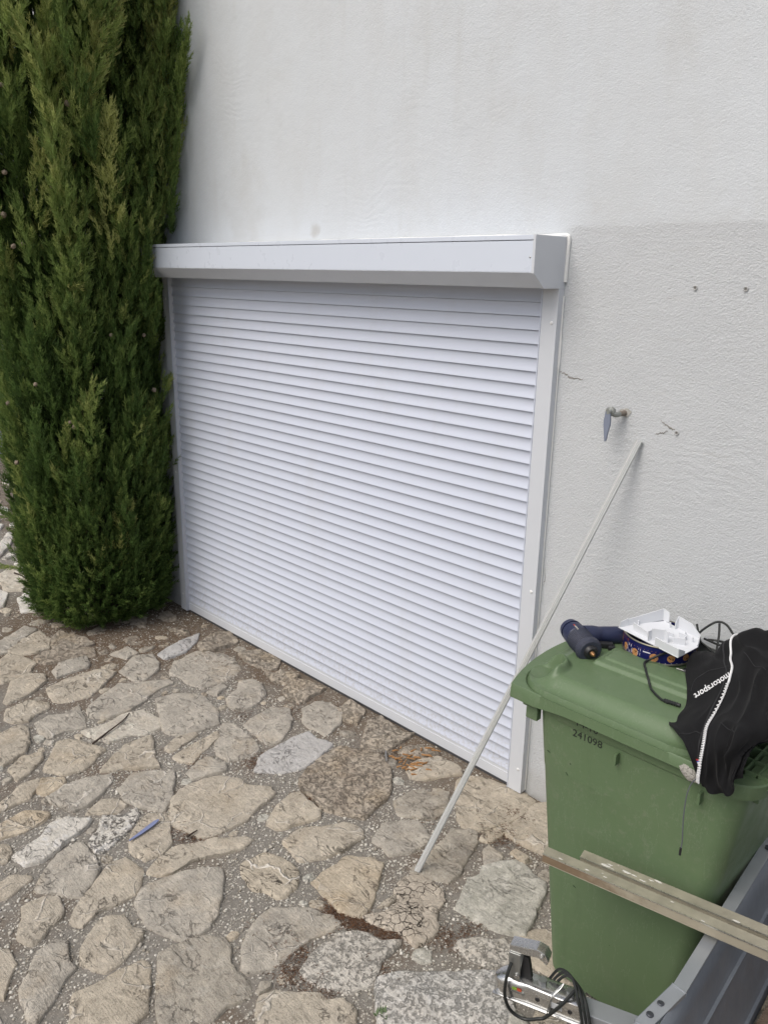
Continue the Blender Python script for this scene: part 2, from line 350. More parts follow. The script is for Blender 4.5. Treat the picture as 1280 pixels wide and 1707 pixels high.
STONES = [
('t',[(-2344,-1390),(-2523,-1289),(-2566,-1179),(-2480,-1128),(-2414,-1147),(-2352,-1232),(-2326,-1300),(-2317,-1384)]),
('g',[(-2502,-1057),(-2569,-992),(-2540,-847),(-2454,-869),(-2406,-901),(-2419,-1022),(-2413,-1069)]),
('t',[(-2329,-1158),(-2349,-1053),(-2335,-880),(-2246,-812),(-2171,-915),(-2095,-1031),(-2117,-1149),(-2169,-1193)]),
('g',[(-1959,-1096),(-2019,-999),(-2091,-855),(-2014,-748),(-1956,-648),(-1899,-652),(-1891,-742),(-1838,-854),(-1797,-947),(-1805,-1055),(-1885,-1107)]),
('g',[(-2233,-772),(-2337,-630),(-2295,-542),(-2191,-561),(-2106,-609),(-2050,-709),(-2067,-766),(-2159,-773)]),
('b',[(-2282,-498),(-2320,-372),(-2349,-245),(-2358,-173),(-2279,-234),(-2196,-362),(-2200,-484)]),
('t',[(-2200,-1440),(-2254,-1408),(-2261,-1302),(-2158,-1239),(-2112,-1258),(-2095,-1329),(-2063,-1381),(-2091,-1432),(-2158,-1460)]),
('g',[(-2005,-1362),(-2032,-1284),(-1993,-1221),(-2032,-1129),(-1931,-1155),(-1811,-1199),(-1834,-1284),(-1832,-1362),(-1891,-1375)]),
('w2',[(-1748,-1214),(-1738,-1121),(-1766,-981),(-1739,-909),(-1599,-891),(-1540,-934),(-1537,-1012),(-1582,-1079),(-1588,-1164),(-1672,-1194)]),
('g',[(-1777,-789),(-1759,-688),(-1684,-620),(-1629,-597),(-1502,-613),(-1380,-681),(-1385,-791),(-1422,-891),(-1514,-906),(-1641,-849)]),
('t',[(-2020,-1541),(-2037,-1438),(-1983,-1421),(-1842,-1470),(-1793,-1512),(-1756,-1618),(-1838,-1650),(-1982,-1598)]),
('t',[(-1693,-1621),(-1741,-1539),(-1732,-1457),(-1671,-1475),(-1602,-1560),(-1583,-1622),(-1655,-1615)]),
('t',[(-1585,-1490),(-1754,-1358),(-1749,-1314),(-1612,-1247),(-1545,-1233),(-1490,-1321),(-1462,-1378),(-1492,-1444),(-1562,-1492)]),
('t',[(-1383,-1313),(-1458,-1215),(-1501,-1130),(-1491,-1003),(-1363,-1060),(-1252,-1106),(-1299,-1190),(-1346,-1257)]),
('t',[(-1345,-1004),(-1397,-923),(-1377,-823),(-1342,-827),(-1306,-944),(-1302,-996)]),
('t',[(-1259,-1006),(-1283,-881),(-1298,-740),(-1244,-762),(-1197,-885),(-1151,-964),(-1191,-989)]),
('t',[(-2796,-1289),(-2893,-1166),(-2798,-1122),(-2691,-1094),(-2596,-1158),(-2559,-1276),(-2563,-1357)]),
('t',[(-2934,-1150),(-3016,-1055),(-3085,-903),(-2931,-900),(-2813,-960),(-2802,-1039),(-2850,-1120)]),
('g',[(-3095,-1171),(-3167,-1024),(-3219,-946),(-3120,-908),(-3046,-1024),(-2940,-1157),(-2942,-1218)]),
('r',[(-2723,-1071),(-2765,-999),(-2679,-878),(-2637,-772),(-2528,-805),(-2573,-953),(-2629,-1056)]),
('g',[(-2472,-716),(-2498,-593),(-2379,-587),(-2349,-672)]),
('r',[(-2882,-912),(-2972,-815),(-2804,-732),(-2683,-730),(-2690,-844),(-2761,-936)]),
('g',[(-1997,-574),(-2095,-486),(-2128,-319),(-2017,-229),(-1923,-217),(-1783,-265),(-1749,-337),(-1736,-479),(-1742,-535),(-1854,-553),(-1924,-549)]),
('g',[(-1675,-538),(-1704,-419),(-1658,-420),(-1613,-520)]),
('g',[(-1532,-506),(-1580,-413),(-1640,-350),(-1614,-285),(-1543,-274),(-1436,-333),(-1398,-412),(-1377,-458),(-1396,-512),(-1468,-531)]),
('g',[(-1251,-587),(-1281,-468),(-1286,-385),(-1212,-340),(-1125,-390),(-1067,-455),(-1012,-557),(-1037,-603),(-1161,-595)]),
('g',[(-1206,-801),(-1331,-672),(-1317,-635),(-1181,-637),(-1084,-652),(-1020,-681),(-1003,-755),(-1058,-822),(-1130,-834)]),
('g',[(-1163,-277),(-1166,-189),(-1098,-140),(-996,-145),(-929,-226),(-902,-343),(-993,-356),(-1076,-338)]),
('b',[(-906,-760),(-969,-682),(-981,-505),(-971,-405),(-897,-417),(-812,-386),(-782,-486),(-760,-590),(-767,-640),(-811,-721),(-884,-772)]),
('r',[(-1401,-223),(-1430,-102),(-1332,-49),(-1257,-45),(-1240,-149),(-1229,-244),(-1318,-256)]),
('r',[(-1620,-173),(-1589,-86),(-1473,-56),(-1438,-161),(-1506,-195)]),
('r',[(-1935,-142),(-1884,3),(-1708,-16),(-1644,-89),(-1677,-152),(-1794,-165)]),
('r',[(-2211,-255),(-2302,-96),(-2229,-17),(-2086,-59),(-2083,-196),(-2112,-286)]),
('r',[(-1029,-136),(-1043,-35),(-924,-46),(-864,-157),(-929,-183)]),
('r',[(-701,-269),(-821,-112),(-809,-35),(-662,-49),(-595,-19),(-591,-134),(-580,-199),(-594,-279),(-643,-284)]),
('t',[(-401,-248),(-416,-157),(-364,-84),(-263,-68),(-202,-108),(-248,-173),(-291,-252),(-343,-290)]),
('r',[(-526,-180),(-526,-104),(-455,-48),(-381,-65),(-429,-143),(-462,-205)]),
('t',[(-123,-224),(-164,-153),(-152,-90),(-79,-47),(-3,-33),(88,-19),(148,-34),(166,-106),(156,-203),(125,-321),(61,-374),(-6,-344)]),
('t',[(189,-269),(185,-144),(179,-55),(212,2),(368,-176),(379,-270),(287,-287),(216,-295)]),
('d',[(-268,-468),(-282,-405),(-243,-285),(-157,-258),(-78,-360),(-83,-424),(-131,-488),(-206,-523)]),
('r',[(-664,-692),(-718,-597),(-743,-500),(-740,-386),(-664,-325),(-561,-291),(-467,-334),(-341,-467),(-330,-549),(-307,-644),(-377,-687),(-446,-722),(-509,-720),(-591,-713)]),
('t',[(131,-329),(153,-221),(186,-244),(194,-318),(190,-375),(144,-397)]),
('g',[(-1350,-1592),(-1388,-1484),(-1376,-1390),(-1321,-1315),(-1284,-1318),(-1224,-1406),(-1196,-1468),(-1197,-1529),(-1273,-1549)]),
('g',[(-1195,-1313),(-1256,-1213),(-1224,-1154),(-1146,-1081),(-1085,-1117),(-983,-1185),(-946,-1252),(-1032,-1312),(-1107,-1330)]),
('t',[(-1138,-1496),(-1184,-1411),(-1144,-1361),(-1082,-1350),(-1058,-1398),(-1084,-1447)]),
('w',[(-1089,-1821),(-1113,-1757),(-1129,-1695),(-1167,-1654),(-1166,-1590),(-1086,-1521),(-1058,-1554),(-1039,-1615),(-1011,-1677),(-993,-1746),(-1009,-1799)]),
('s',[(-970,-1570),(-997,-1517),(-1074,-1459),(-1012,-1394),(-1027,-1337),(-981,-1347),(-932,-1409),(-902,-1472),(-869,-1555),(-890,-1576)]),
('t',[(-847,-1454),(-906,-1395),(-950,-1315),(-901,-1263),(-852,-1270),(-768,-1320),(-724,-1339),(-702,-1393),(-716,-1459),(-806,-1476)]),
('t',[(-632,-1480),(-690,-1394),(-686,-1320),(-628,-1214),(-545,-1108),(-514,-1108),(-499,-1170),(-536,-1246),(-576,-1325),(-571,-1416),(-589,-1452)]),
('g',[(-852,-1834),(-931,-1755),(-986,-1664),(-969,-1608),(-857,-1605),(-793,-1623),(-748,-1670),(-705,-1726),(-756,-1773),(-814,-1811)]),
('t',[(-616,-1801),(-687,-1728),(-740,-1649),(-776,-1582),(-766,-1523),(-660,-1509),(-612,-1551),(-573,-1588),(-577,-1647),(-585,-1708),(-563,-1781),(-595,-1800)]),
('y',[(-1318,-1825),(-1323,-1761),(-1339,-1692),(-1262,-1626),(-1238,-1630),(-1221,-1669),(-1213,-1729),(-1223,-1781),(-1241,-1852)]),
('t',[(-1455,-1769),(-1488,-1698),(-1546,-1616),(-1528,-1549),(-1477,-1576),(-1414,-1636),(-1417,-1700),(-1409,-1779)]),
('t',[(-1204,-1866),(-1172,-1819),(-1114,-1823),(-1083,-1864),(-1098,-1904)]),
('t',[(-966,-1952),(-991,-1887),(-935,-1829),(-915,-1831),(-899,-1883),(-884,-1933),(-911,-1972)]),
('y',[(-1519,-1531),(-1463,-1464),(-1421,-1469),(-1390,-1517),(-1394,-1584),(-1440,-1585)]),
('g',[(-1103,-1027),(-1142,-937),(-1144,-885),(-1082,-874),(-1032,-857),(-997,-890),(-1015,-977),(-1043,-1024)]),
('t',[(-951,-1182),(-993,-1118),(-976,-1003),(-933,-933),(-876,-890),(-820,-904),(-744,-834),(-702,-845),(-680,-899),(-670,-963),(-643,-1038),(-643,-1108),(-660,-1193),(-690,-1225),(-745,-1241),(-822,-1252),(-892,-1225)]),
('t',[(-548,-974),(-609,-870),(-630,-785),(-611,-749),(-546,-759),(-461,-761),(-431,-795),(-457,-858),(-481,-945)]),
('t',[(-409,-986),(-413,-902),(-363,-829),(-323,-753),(-257,-719),(-213,-755),(-209,-856),(-225,-923),(-273,-1010),(-321,-1010)]),
('v',[(-414,-1194),(-414,-1157),(-409,-1102),(-361,-1077),(-286,-1060),(-248,-1069),(-193,-1117),(-176,-1177),(-194,-1207),(-236,-1217),(-286,-1236),(-360,-1232)]),
('y',[(-151,-957),(-162,-882),(-80,-810),(-37,-802),(15,-878),(76,-970),(94,-1041),(16,-1075),(-56,-1064),(-145,-1055),(-157,-998)]),
('g',[(-517,-1594),(-563,-1544),(-555,-1478),(-526,-1391),(-466,-1293),(-421,-1305),(-368,-1341),(-281,-1422),(-252,-1473),(-261,-1560),(-287,-1568),(-346,-1600),(-410,-1617),(-470,-1607)]),
('t',[(-786,-1914),(-798,-1884),(-789,-1832),(-751,-1803),(-685,-1810),(-651,-1836),(-640,-1884),(-611,-1913),(-610,-1950),(-663,-1976),(-717,-1944)]),
('t',[(-458,-1839),(-498,-1795),(-533,-1733),(-523,-1704),(-493,-1672),(-440,-1677),(-392,-1657),(-365,-1677),(-343,-1729),(-319,-1785),(-321,-1822),(-366,-1843),(-408,-1860)]),
('g',[(-445,-2051),(-487,-2010),(-545,-1956),(-557,-1909),(-524,-1870),(-435,-1905),(-403,-1899),(-390,-1936),(-343,-1986),(-314,-2028),(-295,-2069),(-315,-2075),(-397,-2066)]),
('t',[(-255,-1967),(-298,-1932),(-290,-1874),(-287,-1813),(-272,-1728),(-230,-1720),(-184,-1749),(-156,-1770),(-99,-1807),(-80,-1863),(-74,-1901),(-159,-1996),(-214,-1985)]),
('d',[(-114,-1742),(-172,-1703),(-250,-1652),(-237,-1592),(-207,-1514),(-153,-1463),(-114,-1474),(-54,-1512),(-22,-1522),(31,-1511),(83,-1540),(75,-1596),(69,-1665),(44,-1709),(18,-1747),(-8,-1785),(-51,-1773)]),
('t',[(-652,-2076),(-639,-2026),(-554,-2028),(-517,-2067),(-463,-2102),(-481,-2137)]),
('g',[(-85,-1416),(-117,-1373),(-142,-1309),(-144,-1259),(-111,-1215),(-47,-1160),(-8,-1150),(24,-1127),(70,-1130),(67,-1193),(49,-1254),(53,-1311),(60,-1363),(46,-1417),(17,-1465),(-15,-1472)]),
('p',[(138,-1348),(119,-1279),(109,-1216),(120,-1147),(181,-1094),(226,-1086),(273,-1028),(288,-1059),(292,-1137),(321,-1186),(332,-1218),(303,-1293),(254,-1322),(194,-1343)]),
('t',[(166,-1550),(131,-1506),(146,-1463),(211,-1408),(248,-1369),(276,-1374),(312,-1328),(364,-1330),(407,-1363),(421,-1414),(260,-1579),(206,-1562)]),
('c',[(116,-1028),(155,-962),(152,-902),(102,-867),(84,-807),(104,-751),(165,-740),(221,-743),(260,-779),(284,-840),(339,-898),(333,-944),(319,-991),(259,-991),(210,-1002),(141,-1033)]),
('t',[(112,-966),(105,-919),(120,-882),(136,-892),(137,-939)]),
('p2',[(359,-1189),(354,-1169),(373,-1124),(399,-1093),(438,-1061),(476,-1027),(525,-959),(596,-894),(635,-922),(667,-939),(717,-967),(717,-1014),(736,-1054),(493,-1303),(400,-1230)]),
('p',[(435,-908),(428,-867),(485,-794),(525,-758),(574,-763),(609,-810),(568,-883),(508,-906),(454,-906)]),
('g',[(-154,-721),(-200,-631),(-155,-557),(-106,-506),(-4,-551),(0,-612),(-18,-682),(-55,-733),(-124,-715)]),
('d',[(73,-735),(55,-644),(45,-513),(21,-436),(66,-410),(113,-388),(148,-432),(177,-517),(208,-619),(204,-670),(157,-696),(117,-713)]),
('e',[(326,-743),(283,-656),(265,-606),(284,-564),(266,-523),(293,-459),(329,-409),(375,-410),(424,-430),(471,-427),(491,-452),(531,-573),(565,-679),(519,-697),(449,-730),(385,-745)]),
('g',[(198,-445),(193,-399),(241,-400),(279,-411),(285,-449),(278,-499),(245,-496)]),
('t',[(276,-376),(287,-340),(361,-351),(355,-382)]),
('e',[(720,-995),(721,-971),(757,-957),(799,-975),(784,-1026),(749,-1041)]),
('w',[(-4993,-443),(-5254,-284),(-5184,-258),(-4938,-383),(-4712,-547)]),
('w',[(-5190,-213),(-5239,-161),(-5077,-139),(-4990,-196),(-5054,-266)]),
('w',[(-4639,-555),(-4719,-466),(-4672,-415),(-4613,-526)]),
('w',[(-4459,-527),(-4550,-413),(-4396,-416),(-4244,-497),(-4309,-528)]),
('w2',[(-4263,-713),(-4373,-598),(-4164,-567),(-3987,-600),(-3878,-698),(-3962,-789)]),
('w',[(-4071,-837),(-3855,-812),(-3670,-907),(-3699,-970)]),
('w',[(-3711,-790),(-3772,-687),(-3695,-639),(-3431,-774),(-3478,-856)]),
('w',[(-7224,407),(-7180,457),(-6956,385),(-7052,356)]),
('w',[(-6159,-13),(-6069,24),(-5893,-31),(-5905,-107)]),
('w',[(-5530,-157),(-5531,-102),(-5412,-137),(-5452,-182)]),
('w',[(-5619,-256),(-5530,-213),(-5440,-278),(-5469,-310)])]

def nz(x, y, s, k=0.0): return noise.noise(Vector((x*s, y*s, k)))
# ground sheet: fine and slightly uneven near the shutter, coarse out to the horizon
def ground_z(x, y):
    return .005*nz(x, y, 5, 1) + .003*nz(x, y, 17, 2) - .002
gx = np.concatenate([[-300, -60, -30, -16, -11], np.arange(-9, 3.01, .05), [5, 8, 14, 30, 60, 300]])
gy = np.concatenate([[-300, -60, -30, -14, -8, -5], np.arange(-3.6, 1.6, .05), [3, 6, 12, 30, 60, 300]])
GV = [(x, y, ground_z(x, y) if -9 <= x <= 3 and -3.6 <= y <= 1.6 else -.002) for y in gy for x in gx]
nx_ = len(gx)
GF = np.array([(j*nx_+i, j*nx_+i+1, (j+1)*nx_+i+1, (j+1)*nx_+i) for j in range(len(gy)-1) for i in range(nx_-1)])
ground = fast_mesh('ground', np.array(GV), GF, MM, smooth=True)
tag(ground, kind='structure')

def inside(p, poly):
    x, y = p; c = False; n = len(poly); j = n-1
    for i in range(n):
        xi, yi = poly[i]; xj, yj = poly[j]
        if (yi > y) != (yj > y) and x < (xj-xi)*(y-yi)/(yj-yi)+xi: c = not c
        j = i
    return c
def add_stone(poly, mat, h, seed, res=.015, grow=1.0, sink=None):
    P = [Vector((a, b)) for a, b in poly]
    c = sum(P, Vector((0, 0)))/len(P)
    B = []
    n = len(P)
    for i in range(n):
        a, b_ = P[i], P[(i+1) % n]; L = (b_-a).length; k = max(1, int(L/res))
        for t in range(k):
            q = a.lerp(b_, t/k); d = (q-c)
            j = .009*nz(q.x+seed, q.y, 16, 3)+.007*(1-2*abs(nz(q.x, q.y+seed, 34, 4)))-.004+.005*nz(q.x, q.y+seed, 110, 6)+(grow-1)*d.length
            B.append(q + d.normalized()*j)
    # soften corners a little
    B = [(B[i-1]+B[i]*9+B[(i+1) % len(B)])/11 for i in range(len(B))]
    rad = sum((q-c).length for q in B)/len(B)
    tx, ty = random.uniform(-.02, .02), random.uniform(-.02, .02)
    rough = .006 if mat not in ('r', 'd') else .014
    V = []; F = []; m = len(B)
    lev = [(1.0+.004/rad, -.012, 0), (1.0, h-.0045, .7), (1.0-.005/rad, h-.0008, 1), (.86, h, 1), (.64, h+.001, 1), (.42, h+.001, 1), (.2, h+.001, 1)]
    for s_, z, amp in lev:
        for q in B:
            p = c+(q-c)*s_
            zz = z + amp*(rough*nz(p.x+seed, p.y, 9, 5)+rough*.6*nz(p.x, p.y, 28, seed)+rough*.35*nz(p.x, p.y, 70, seed) + tx*(p.x-c.x)+ty*(p.y-c.y))
            V.append((p.x-c.x, p.y-c.y, zz))
    V.append((0, 0, h))
    for l in range(len(lev)-1):
        for i in range(m):
            F.append((l*m+i, l*m+(i+1) % m, (l+1)*m+(i+1) % m, (l+1)*m+i))
    L0 = (len(lev)-1)*m
    for i in range(m): F.append((L0+i, L0+(i+1) % m, len(V)-1))
    if sink is not None:
        sink.append(([(a+c.x, b_+c.y, z) for a, b_, z in V], F, mat)); return c, rad
    me = bpy.data.meshes.new('paving_stone'); me.from_pydata(V, [], F)
    me.polygons.foreach_set('use_smooth', [True]*len(F))
    me.set_sharp_from_angle(angle=radians(50))
    me.materials.append(MST[mat])
    o = link(bpy.data.objects.new('paving_stone', me), ground); o.location = (c.x, c.y, 0)
    return c, max((q-c).length for q in B)
polys = []; circ = []
for t, pl in STONES:
    poly = [(a/1000, b/1000) for a, b in pl]
    polys.append((t, poly))
random.seed(5)
for i, (t, poly) in enumerate(polys):
    h = {'r': .015, 'w': .017, 'd': .008, 'p2': .015, 'c': .013, 'e': .014}.get(t, random.uniform(.008, .014))
    c, r = add_stone(poly, t, h, i*1.7, grow=1.12); circ.append((c.x, c.y, r*.86))
# the paving goes on beyond what the photograph shows
def seen(x, y):
    d = Vector((x, y, 0))-cam.matrix_world.translation; z = d.dot(fw)
    if z < .1: return False
    px = 640+1325.51*d.dot(rt)/z; py = 853.5-1325.51*d.dot(up)/z
    return -10 < px < 915 and 1010 < py < 1720 or (-10 < px < 45 and 760 < py < 1030)
random.seed(21); extra = 0; tries = 0
SINK = []
while extra < 420 and tries < 40000:
    tries += 1
    x = random.uniform(-7.6, 2.6); y = random.uniform(-3.2, 2.2)
    if y > -.14 and x > -4.5: continue
    if seen(x, y): continue
    r = random.uniform(.10, .20)
    gap = min(math.hypot(x-a, y-b)-q for a, b, q in circ)
    if gap < .085: continue
    r = min(r, gap*1.02)
    if y+r > -.04 and x > -4.7: continue
    n = random.randint(7, 10); ph = random.random()*6; e = random.uniform(.7, 1.25); ro = random.uniform(-.5, .5)+.6
    pts = []
    for k in range(n):
        a = ph+2*pi*k/n+random.uniform(-.2, .2); rr = r*random.uniform(.82, 1.14)
        u, v = rr*cos(a)*e, rr*sin(a)/e
        pts.append((x+u*cos(ro)-v*sin(ro), y+u*sin(ro)+v*cos(ro)))
    t = random.choice('tttgggyrdpw' if x > -4.5 else 'wwtw')
    add_stone(pts, t if t != 'w' else 'w2', random.uniform(.006, .012), 300+extra*1.3, res=.035, sink=SINK); circ.append((x, y, r)); extra += 1

SV = []; SF = []; SMI = []; keys = list(MST)
for V, F, mk in SINK:
    k = len(SV); SV += V; SF += [tuple(i+k for i in f) for f in F]; SMI += [keys.index(mk)]*len(F)
me = bpy.data.meshes.new('outer_paving'); me.from_pydata(SV, [], SF)
for k in keys: me.materials.append(MST[k])
me.polygons.foreach_set('material_index', SMI); me.polygons.foreach_set('use_smooth', [True]*len(SF)); me.set_sharp_from_angle(angle=radians(50))
tag(link(bpy.data.objects.new('outer_paving', me), ground), kind='stuff')
# small broken pieces set between the large stones
def seg_dist(p, poly):
    best = 9
    for i in range(len(poly)):
        ax_, ay_ = poly[i]; bx_, by_ = poly[(i+1) % len(poly)]; dx_, dy_ = bx_-ax_, by_-ay_
        t = max(0, min(1, ((p[0]-ax_)*dx_+(p[1]-ay_)*dy_)/(dx_*dx_+dy_*dy_+1e-12)))
        best = min(best, math.hypot(p[0]-ax_-t*dx_, p[1]-ay_-t*dy_))
    return best
random.seed(33); small = []; tries = 0
while len(small) < 78 and tries < 9000:
    tries += 1
    far = random.random() < .45
    x = random.uniform(-3.6, -1.6) if far else random.uniform(-2.4, .8); y = random.uniform(-1.7, -.05)
    if not seen(x, y) and not (-3.6 < x < -1.8 and -1.2 < y < -.1): continue
    d0 = min(seg_dist((x, y), p) for t, p in polys)
    if any(inside((x, y), p) for t, p in polys): continue
    lim = min(.16 if far and y > -.9 and x < -1.9 else .055, d0*.80, -y-.02)
    if small: lim = min(lim, min(math.hypot(x-a, y-b)-q*1.05 for a, b, q in small)*.9)
    if lim < .022: continue
    r = lim*random.uniform(.75, 1.0); n = random.randint(5, 8); ph = random.random()*6; e = random.uniform(.75, 1.3)
    pts = []
    for k in range(n):
        a = ph+2*pi*k/n+random.uniform(-.3, .3); rr = r*random.uniform(.8, 1.12)
        pts.append((x+rr*cos(a)*e, y+rr*sin(a)/e))
    add_stone(pts, random.choice('rrrtd' if x < -1.6 and y > -.9 else 'ttgdye'), random.uniform(.001, .005), 700+len(small), res=.02); small.append((x, y, r))

# loose white chips pressed into the mortar joints (real geometry near the camera)
m_chip = NB('limestone_chips'); ta = m_chip.n('ShaderNodeAttribute', attribute_name='tint')
MCHIP = m_chip.done(m_chip.mix(ta.outputs['Fac'], (.26, .225, .175), (.66, .63, .56)), .9)
boxes = [(min(a for a, b in p), max(a for a, b in p), min(b for a, b in p), max(b for a, b in p), p) for t, p in polys]
def on_stone(x, y):
    for x0, x1, y0, y1, p in boxes:
        if x0 < x < x1 and y0 < y < y1 and inside((x, y), p): return True
    return False
oct_v = np.array([(1, 0, 0), (-.8, .3, .1), (0, 1, 0), (.1, -1, -.1), (0, .1, 1), (0, 0, -1)], float)
oct_f = np.array([(0, 2, 4), (2, 1, 4), (1, 3, 4), (3, 0, 4), (2, 0, 5), (1, 2, 5), (3, 1, 5), (0, 3, 5)])
CV = []; CF = []; CA = []; k = 0; random.seed(3); tries = 0
while k < 17000 and tries < 120000:
    tries += 1
    if random.random() < .75: x = random.uniform(-2.0, .75); y = random.uniform(-2.1, -.3)
    else: x = random.uniform(-3.6, .9); y = random.uniform(-2.3, -.03)
    if nz(x, y, 2.2, 7) < random.uniform(-.75, .05): continue
    if on_stone(x, y) and random.random() < .985: continue
    s = .0026+.0066*random.random()**2.2
    if random.random() < .02: s *= 1.6
    R = np.array(Matrix.Rotation(random.random()*6.28, 3, 'Z') @ Matrix.Rotation(random.uniform(-.5, .5), 3, 'X'))
    v = (oct_v*np.array([s*random.uniform(.7, 1.3), s*random.uniform(.6, 1.1), s*.55])) @ R.T + np.array([x, y, ground_z(x, y)+s*.15])
    CV.append(v); CF.append(oct_f+6*k); CA.append(np.full(6, random.random()**.7)); k += 1
chips = fast_mesh('gravel_chips', np.concatenate(CV), np.concatenate(CF), MCHIP, attr=np.concatenate(CA))
tag(chips, 'pale limestone chips pressed into the dark mortar joints', 'gravel', kind='stuff')

# dry brown cypress litter gathered in the joints and under the tree
lit = NB('dry_needles'); ta = lit.n('ShaderNodeAttribute', attribute_name='tint')
MLIT = lit.done(lit.mix(ta.outputs['Fac'], (.045, .022, .012), (.17, .085, .042)), .9)
patches = [(.02, -1.095, .05, .04, 520), (.09, -1.075, .07, .035, 620), (.17, -1.05, .06, .035, 520), (.24, -1.02, .04, .025, 240), (-.553, -.736, .05, .04, 420),
           (-.722, -1.27, .09, .06, 420), (-.66, -1.22, .05, .04, 160), (-.958, -.745, .07, .05, 420), (.067, -1.303, .09, .035, 430), (.0, -1.36, .07, .05, 300), (.206, -1.353, .09, .04, 330), (.12, -1.40, .06, .03, 200), (.161, -.154, .05, .03, 260),
           (.12, -.26, .07, .04, 260), (.22, -.30, .06, .04, 200), (.169, -.356, .05, .035, 160), (.397, -.887, .05, .04, 220), (.42, -.80, .03, .05, 160), (-2.641, -.60, .30, .20, 900), (-2.921, -.9, .40, .22, 900),
           (-2.2, -.40, .28, .14, 600), (-1.95, -.25, .30, .09, 420), (-1.4, -.15, .4, .06, 300), (-.475, -.201, .12, .06, 220), (.30, -1.15, .07, .03, 140), (-.472, -.458, .06, .05, 160), (-.1, -.42, .09, .05, 120),
           (-1.35, -.55, .06, .04, 120), (-1.55, -.8, .07, .05, 120), (-2.1, -.9, .12, .08, 150), (-1.2, -.33, .06, .05, 130), (-1.15,-.95,.08,.05,140)]
LV = []; LF = []; LA = []; k = 0
for (x, y, sx, sy, n) in patches:
    for _ in range(n):
        px = random.gauss(x, sx*.75); py = min(-.015, random.gauss(y, sy*.75))
        L = random.uniform(.006, .020); a = random.gauss(.5, 1.0); ww = random.uniform(.0006, .0014)
        on_ = on_stone(px, py)
        if on_ and random.random() < (.90 if y < -.45 and x > -1.8 else .55): continue
        z = ground_z(px, py)+.002+random.random()*.008+(.008 if on_ else 0)
        d = np.array([cos(a)*L/2, sin(a)*L/2, random.uniform(-.2, .2)*L]); p = np.array([-sin(a)*ww, cos(a)*ww, 0]); c = np.array([px, py, z])
        LV.append(np.array([c-d-p, c-d+p, c+d, c+np.array([0, 0, ww*1.5])])); LF.append(np.array([(0, 3, 2), (3, 1, 2), (0, 1, 3)])+4*k)
        LA.append(np.full(4, random.random())); k += 1
litter = fast_mesh('dry_needle_litter', np.concatenate(LV), np.concatenate(LF), MLIT, attr=np.concatenate(LA))
tag(litter, 'dry brown cypress needles gathered in the joints and under the tree', 'needle litter', kind='stuff')
MSOIL = simple('brown_soil', (.085, .052, .034), .95, var=.3, nscale=60, bump=.006, bscale=120)

# ------------------------------------------------------------------ house wall and garden wall
hw = MB().span((-4.55, 0.004, -.3), (6.5, .34, 6.4)).build('house_wall', MW, smooth=False)
tag(hw, 'tall white rough rendered house wall behind the roller shutter', 'wall')
MGW = simple('grey_render', (.40, .41, .42), .92, var=.12, nscale=3, bump=.005, bscale=90)
gw = empty('garden_wall', (-8.7, 1, 0)); tag(gw, 'far grey rendered garden wall past the end of the house', 'wall')
MB().span((-.12, -7, -.3), (.12, 6, 1.85)).build('wall_body', MGW, gw, smooth=False)
MB().span((-.16, -7, 1.85), (.16, 6, 1.91), bevel=.01).build('coping', MGW, gw)
# marks in the render: drilled holes and hairline cracks are part of the wall
MHOLE = simple('dark_hole', (.24, .23, .215), .9); MCR = simple('crack_line', (.26, .25, .23), .95); MPATCH = simple('pale_filler', (.47, .47, .46), .9, bump=.003)
for x, z in ((.595, 2.241), (.762, 2.241), (.593, 1.748)):
    o = MB().lathe((x, .006, z), (x, -.0015, z), [(0, .0075), (.5, .0085), (1, .007), (.9, .005), (.3, .0045)], n=12, caps=False).build('drill_hole', MPATCH, hw)
    MB().lathe((x, .004, z), (x, .0015, z), [(0, .006), (1, .006)], n=12).build('hole_shadow', MHOLE, o) if False else None
    MB().lathe((x, .004, z), (x, .0022, z), [(0, .0066), (1, .0066)], n=12).build('hole_bottom', MHOLE, hw)
def crack(pts, wd):
    P = []
    for i in range(len(pts)-1):
        a, b_ = pts[i], pts[i+1]
        for k in range(5):
            t = k/5; P.append((a[0]+(b_[0]-a[0])*t+random.uniform(-.003, .003), a[1]+(b_[1]-a[1])*t+random.uniform(-.004, .004)))
    P.append(pts[-1]); V = []; n = len(P)
    for i, (x, z) in enumerate(P):
        q = wd*(.3+.7*sin(pi*min(1, (i+1)/(n+1))))*random.uniform(.6, 1.2)
        V += [(x, .0032, z-q), (x, .0016, z), (x, .0032, z+q)]
    F = []
    for i in range(n-1):
        F += [(3*i, 3*i+3, 3*i+4, 3*i+1), (3*i+1, 3*i+4, 3*i+5, 3*i+2)]
    mesh_obj('crack', V, F, MCR, hw)
crack([(.092, 1.918), (.13, 1.905), (.16, 1.897), (.20, 1.896)], .0032)
crack([(.53, 1.785), (.56, 1.765), (.585, 1.757)], .0035)
crack([(.515, 1.735), (.54, 1.741), (.56, 1.748)], .0028)
crack([(.10, 1.10), (.103, 1.05), (.098, 1.02)], .002)

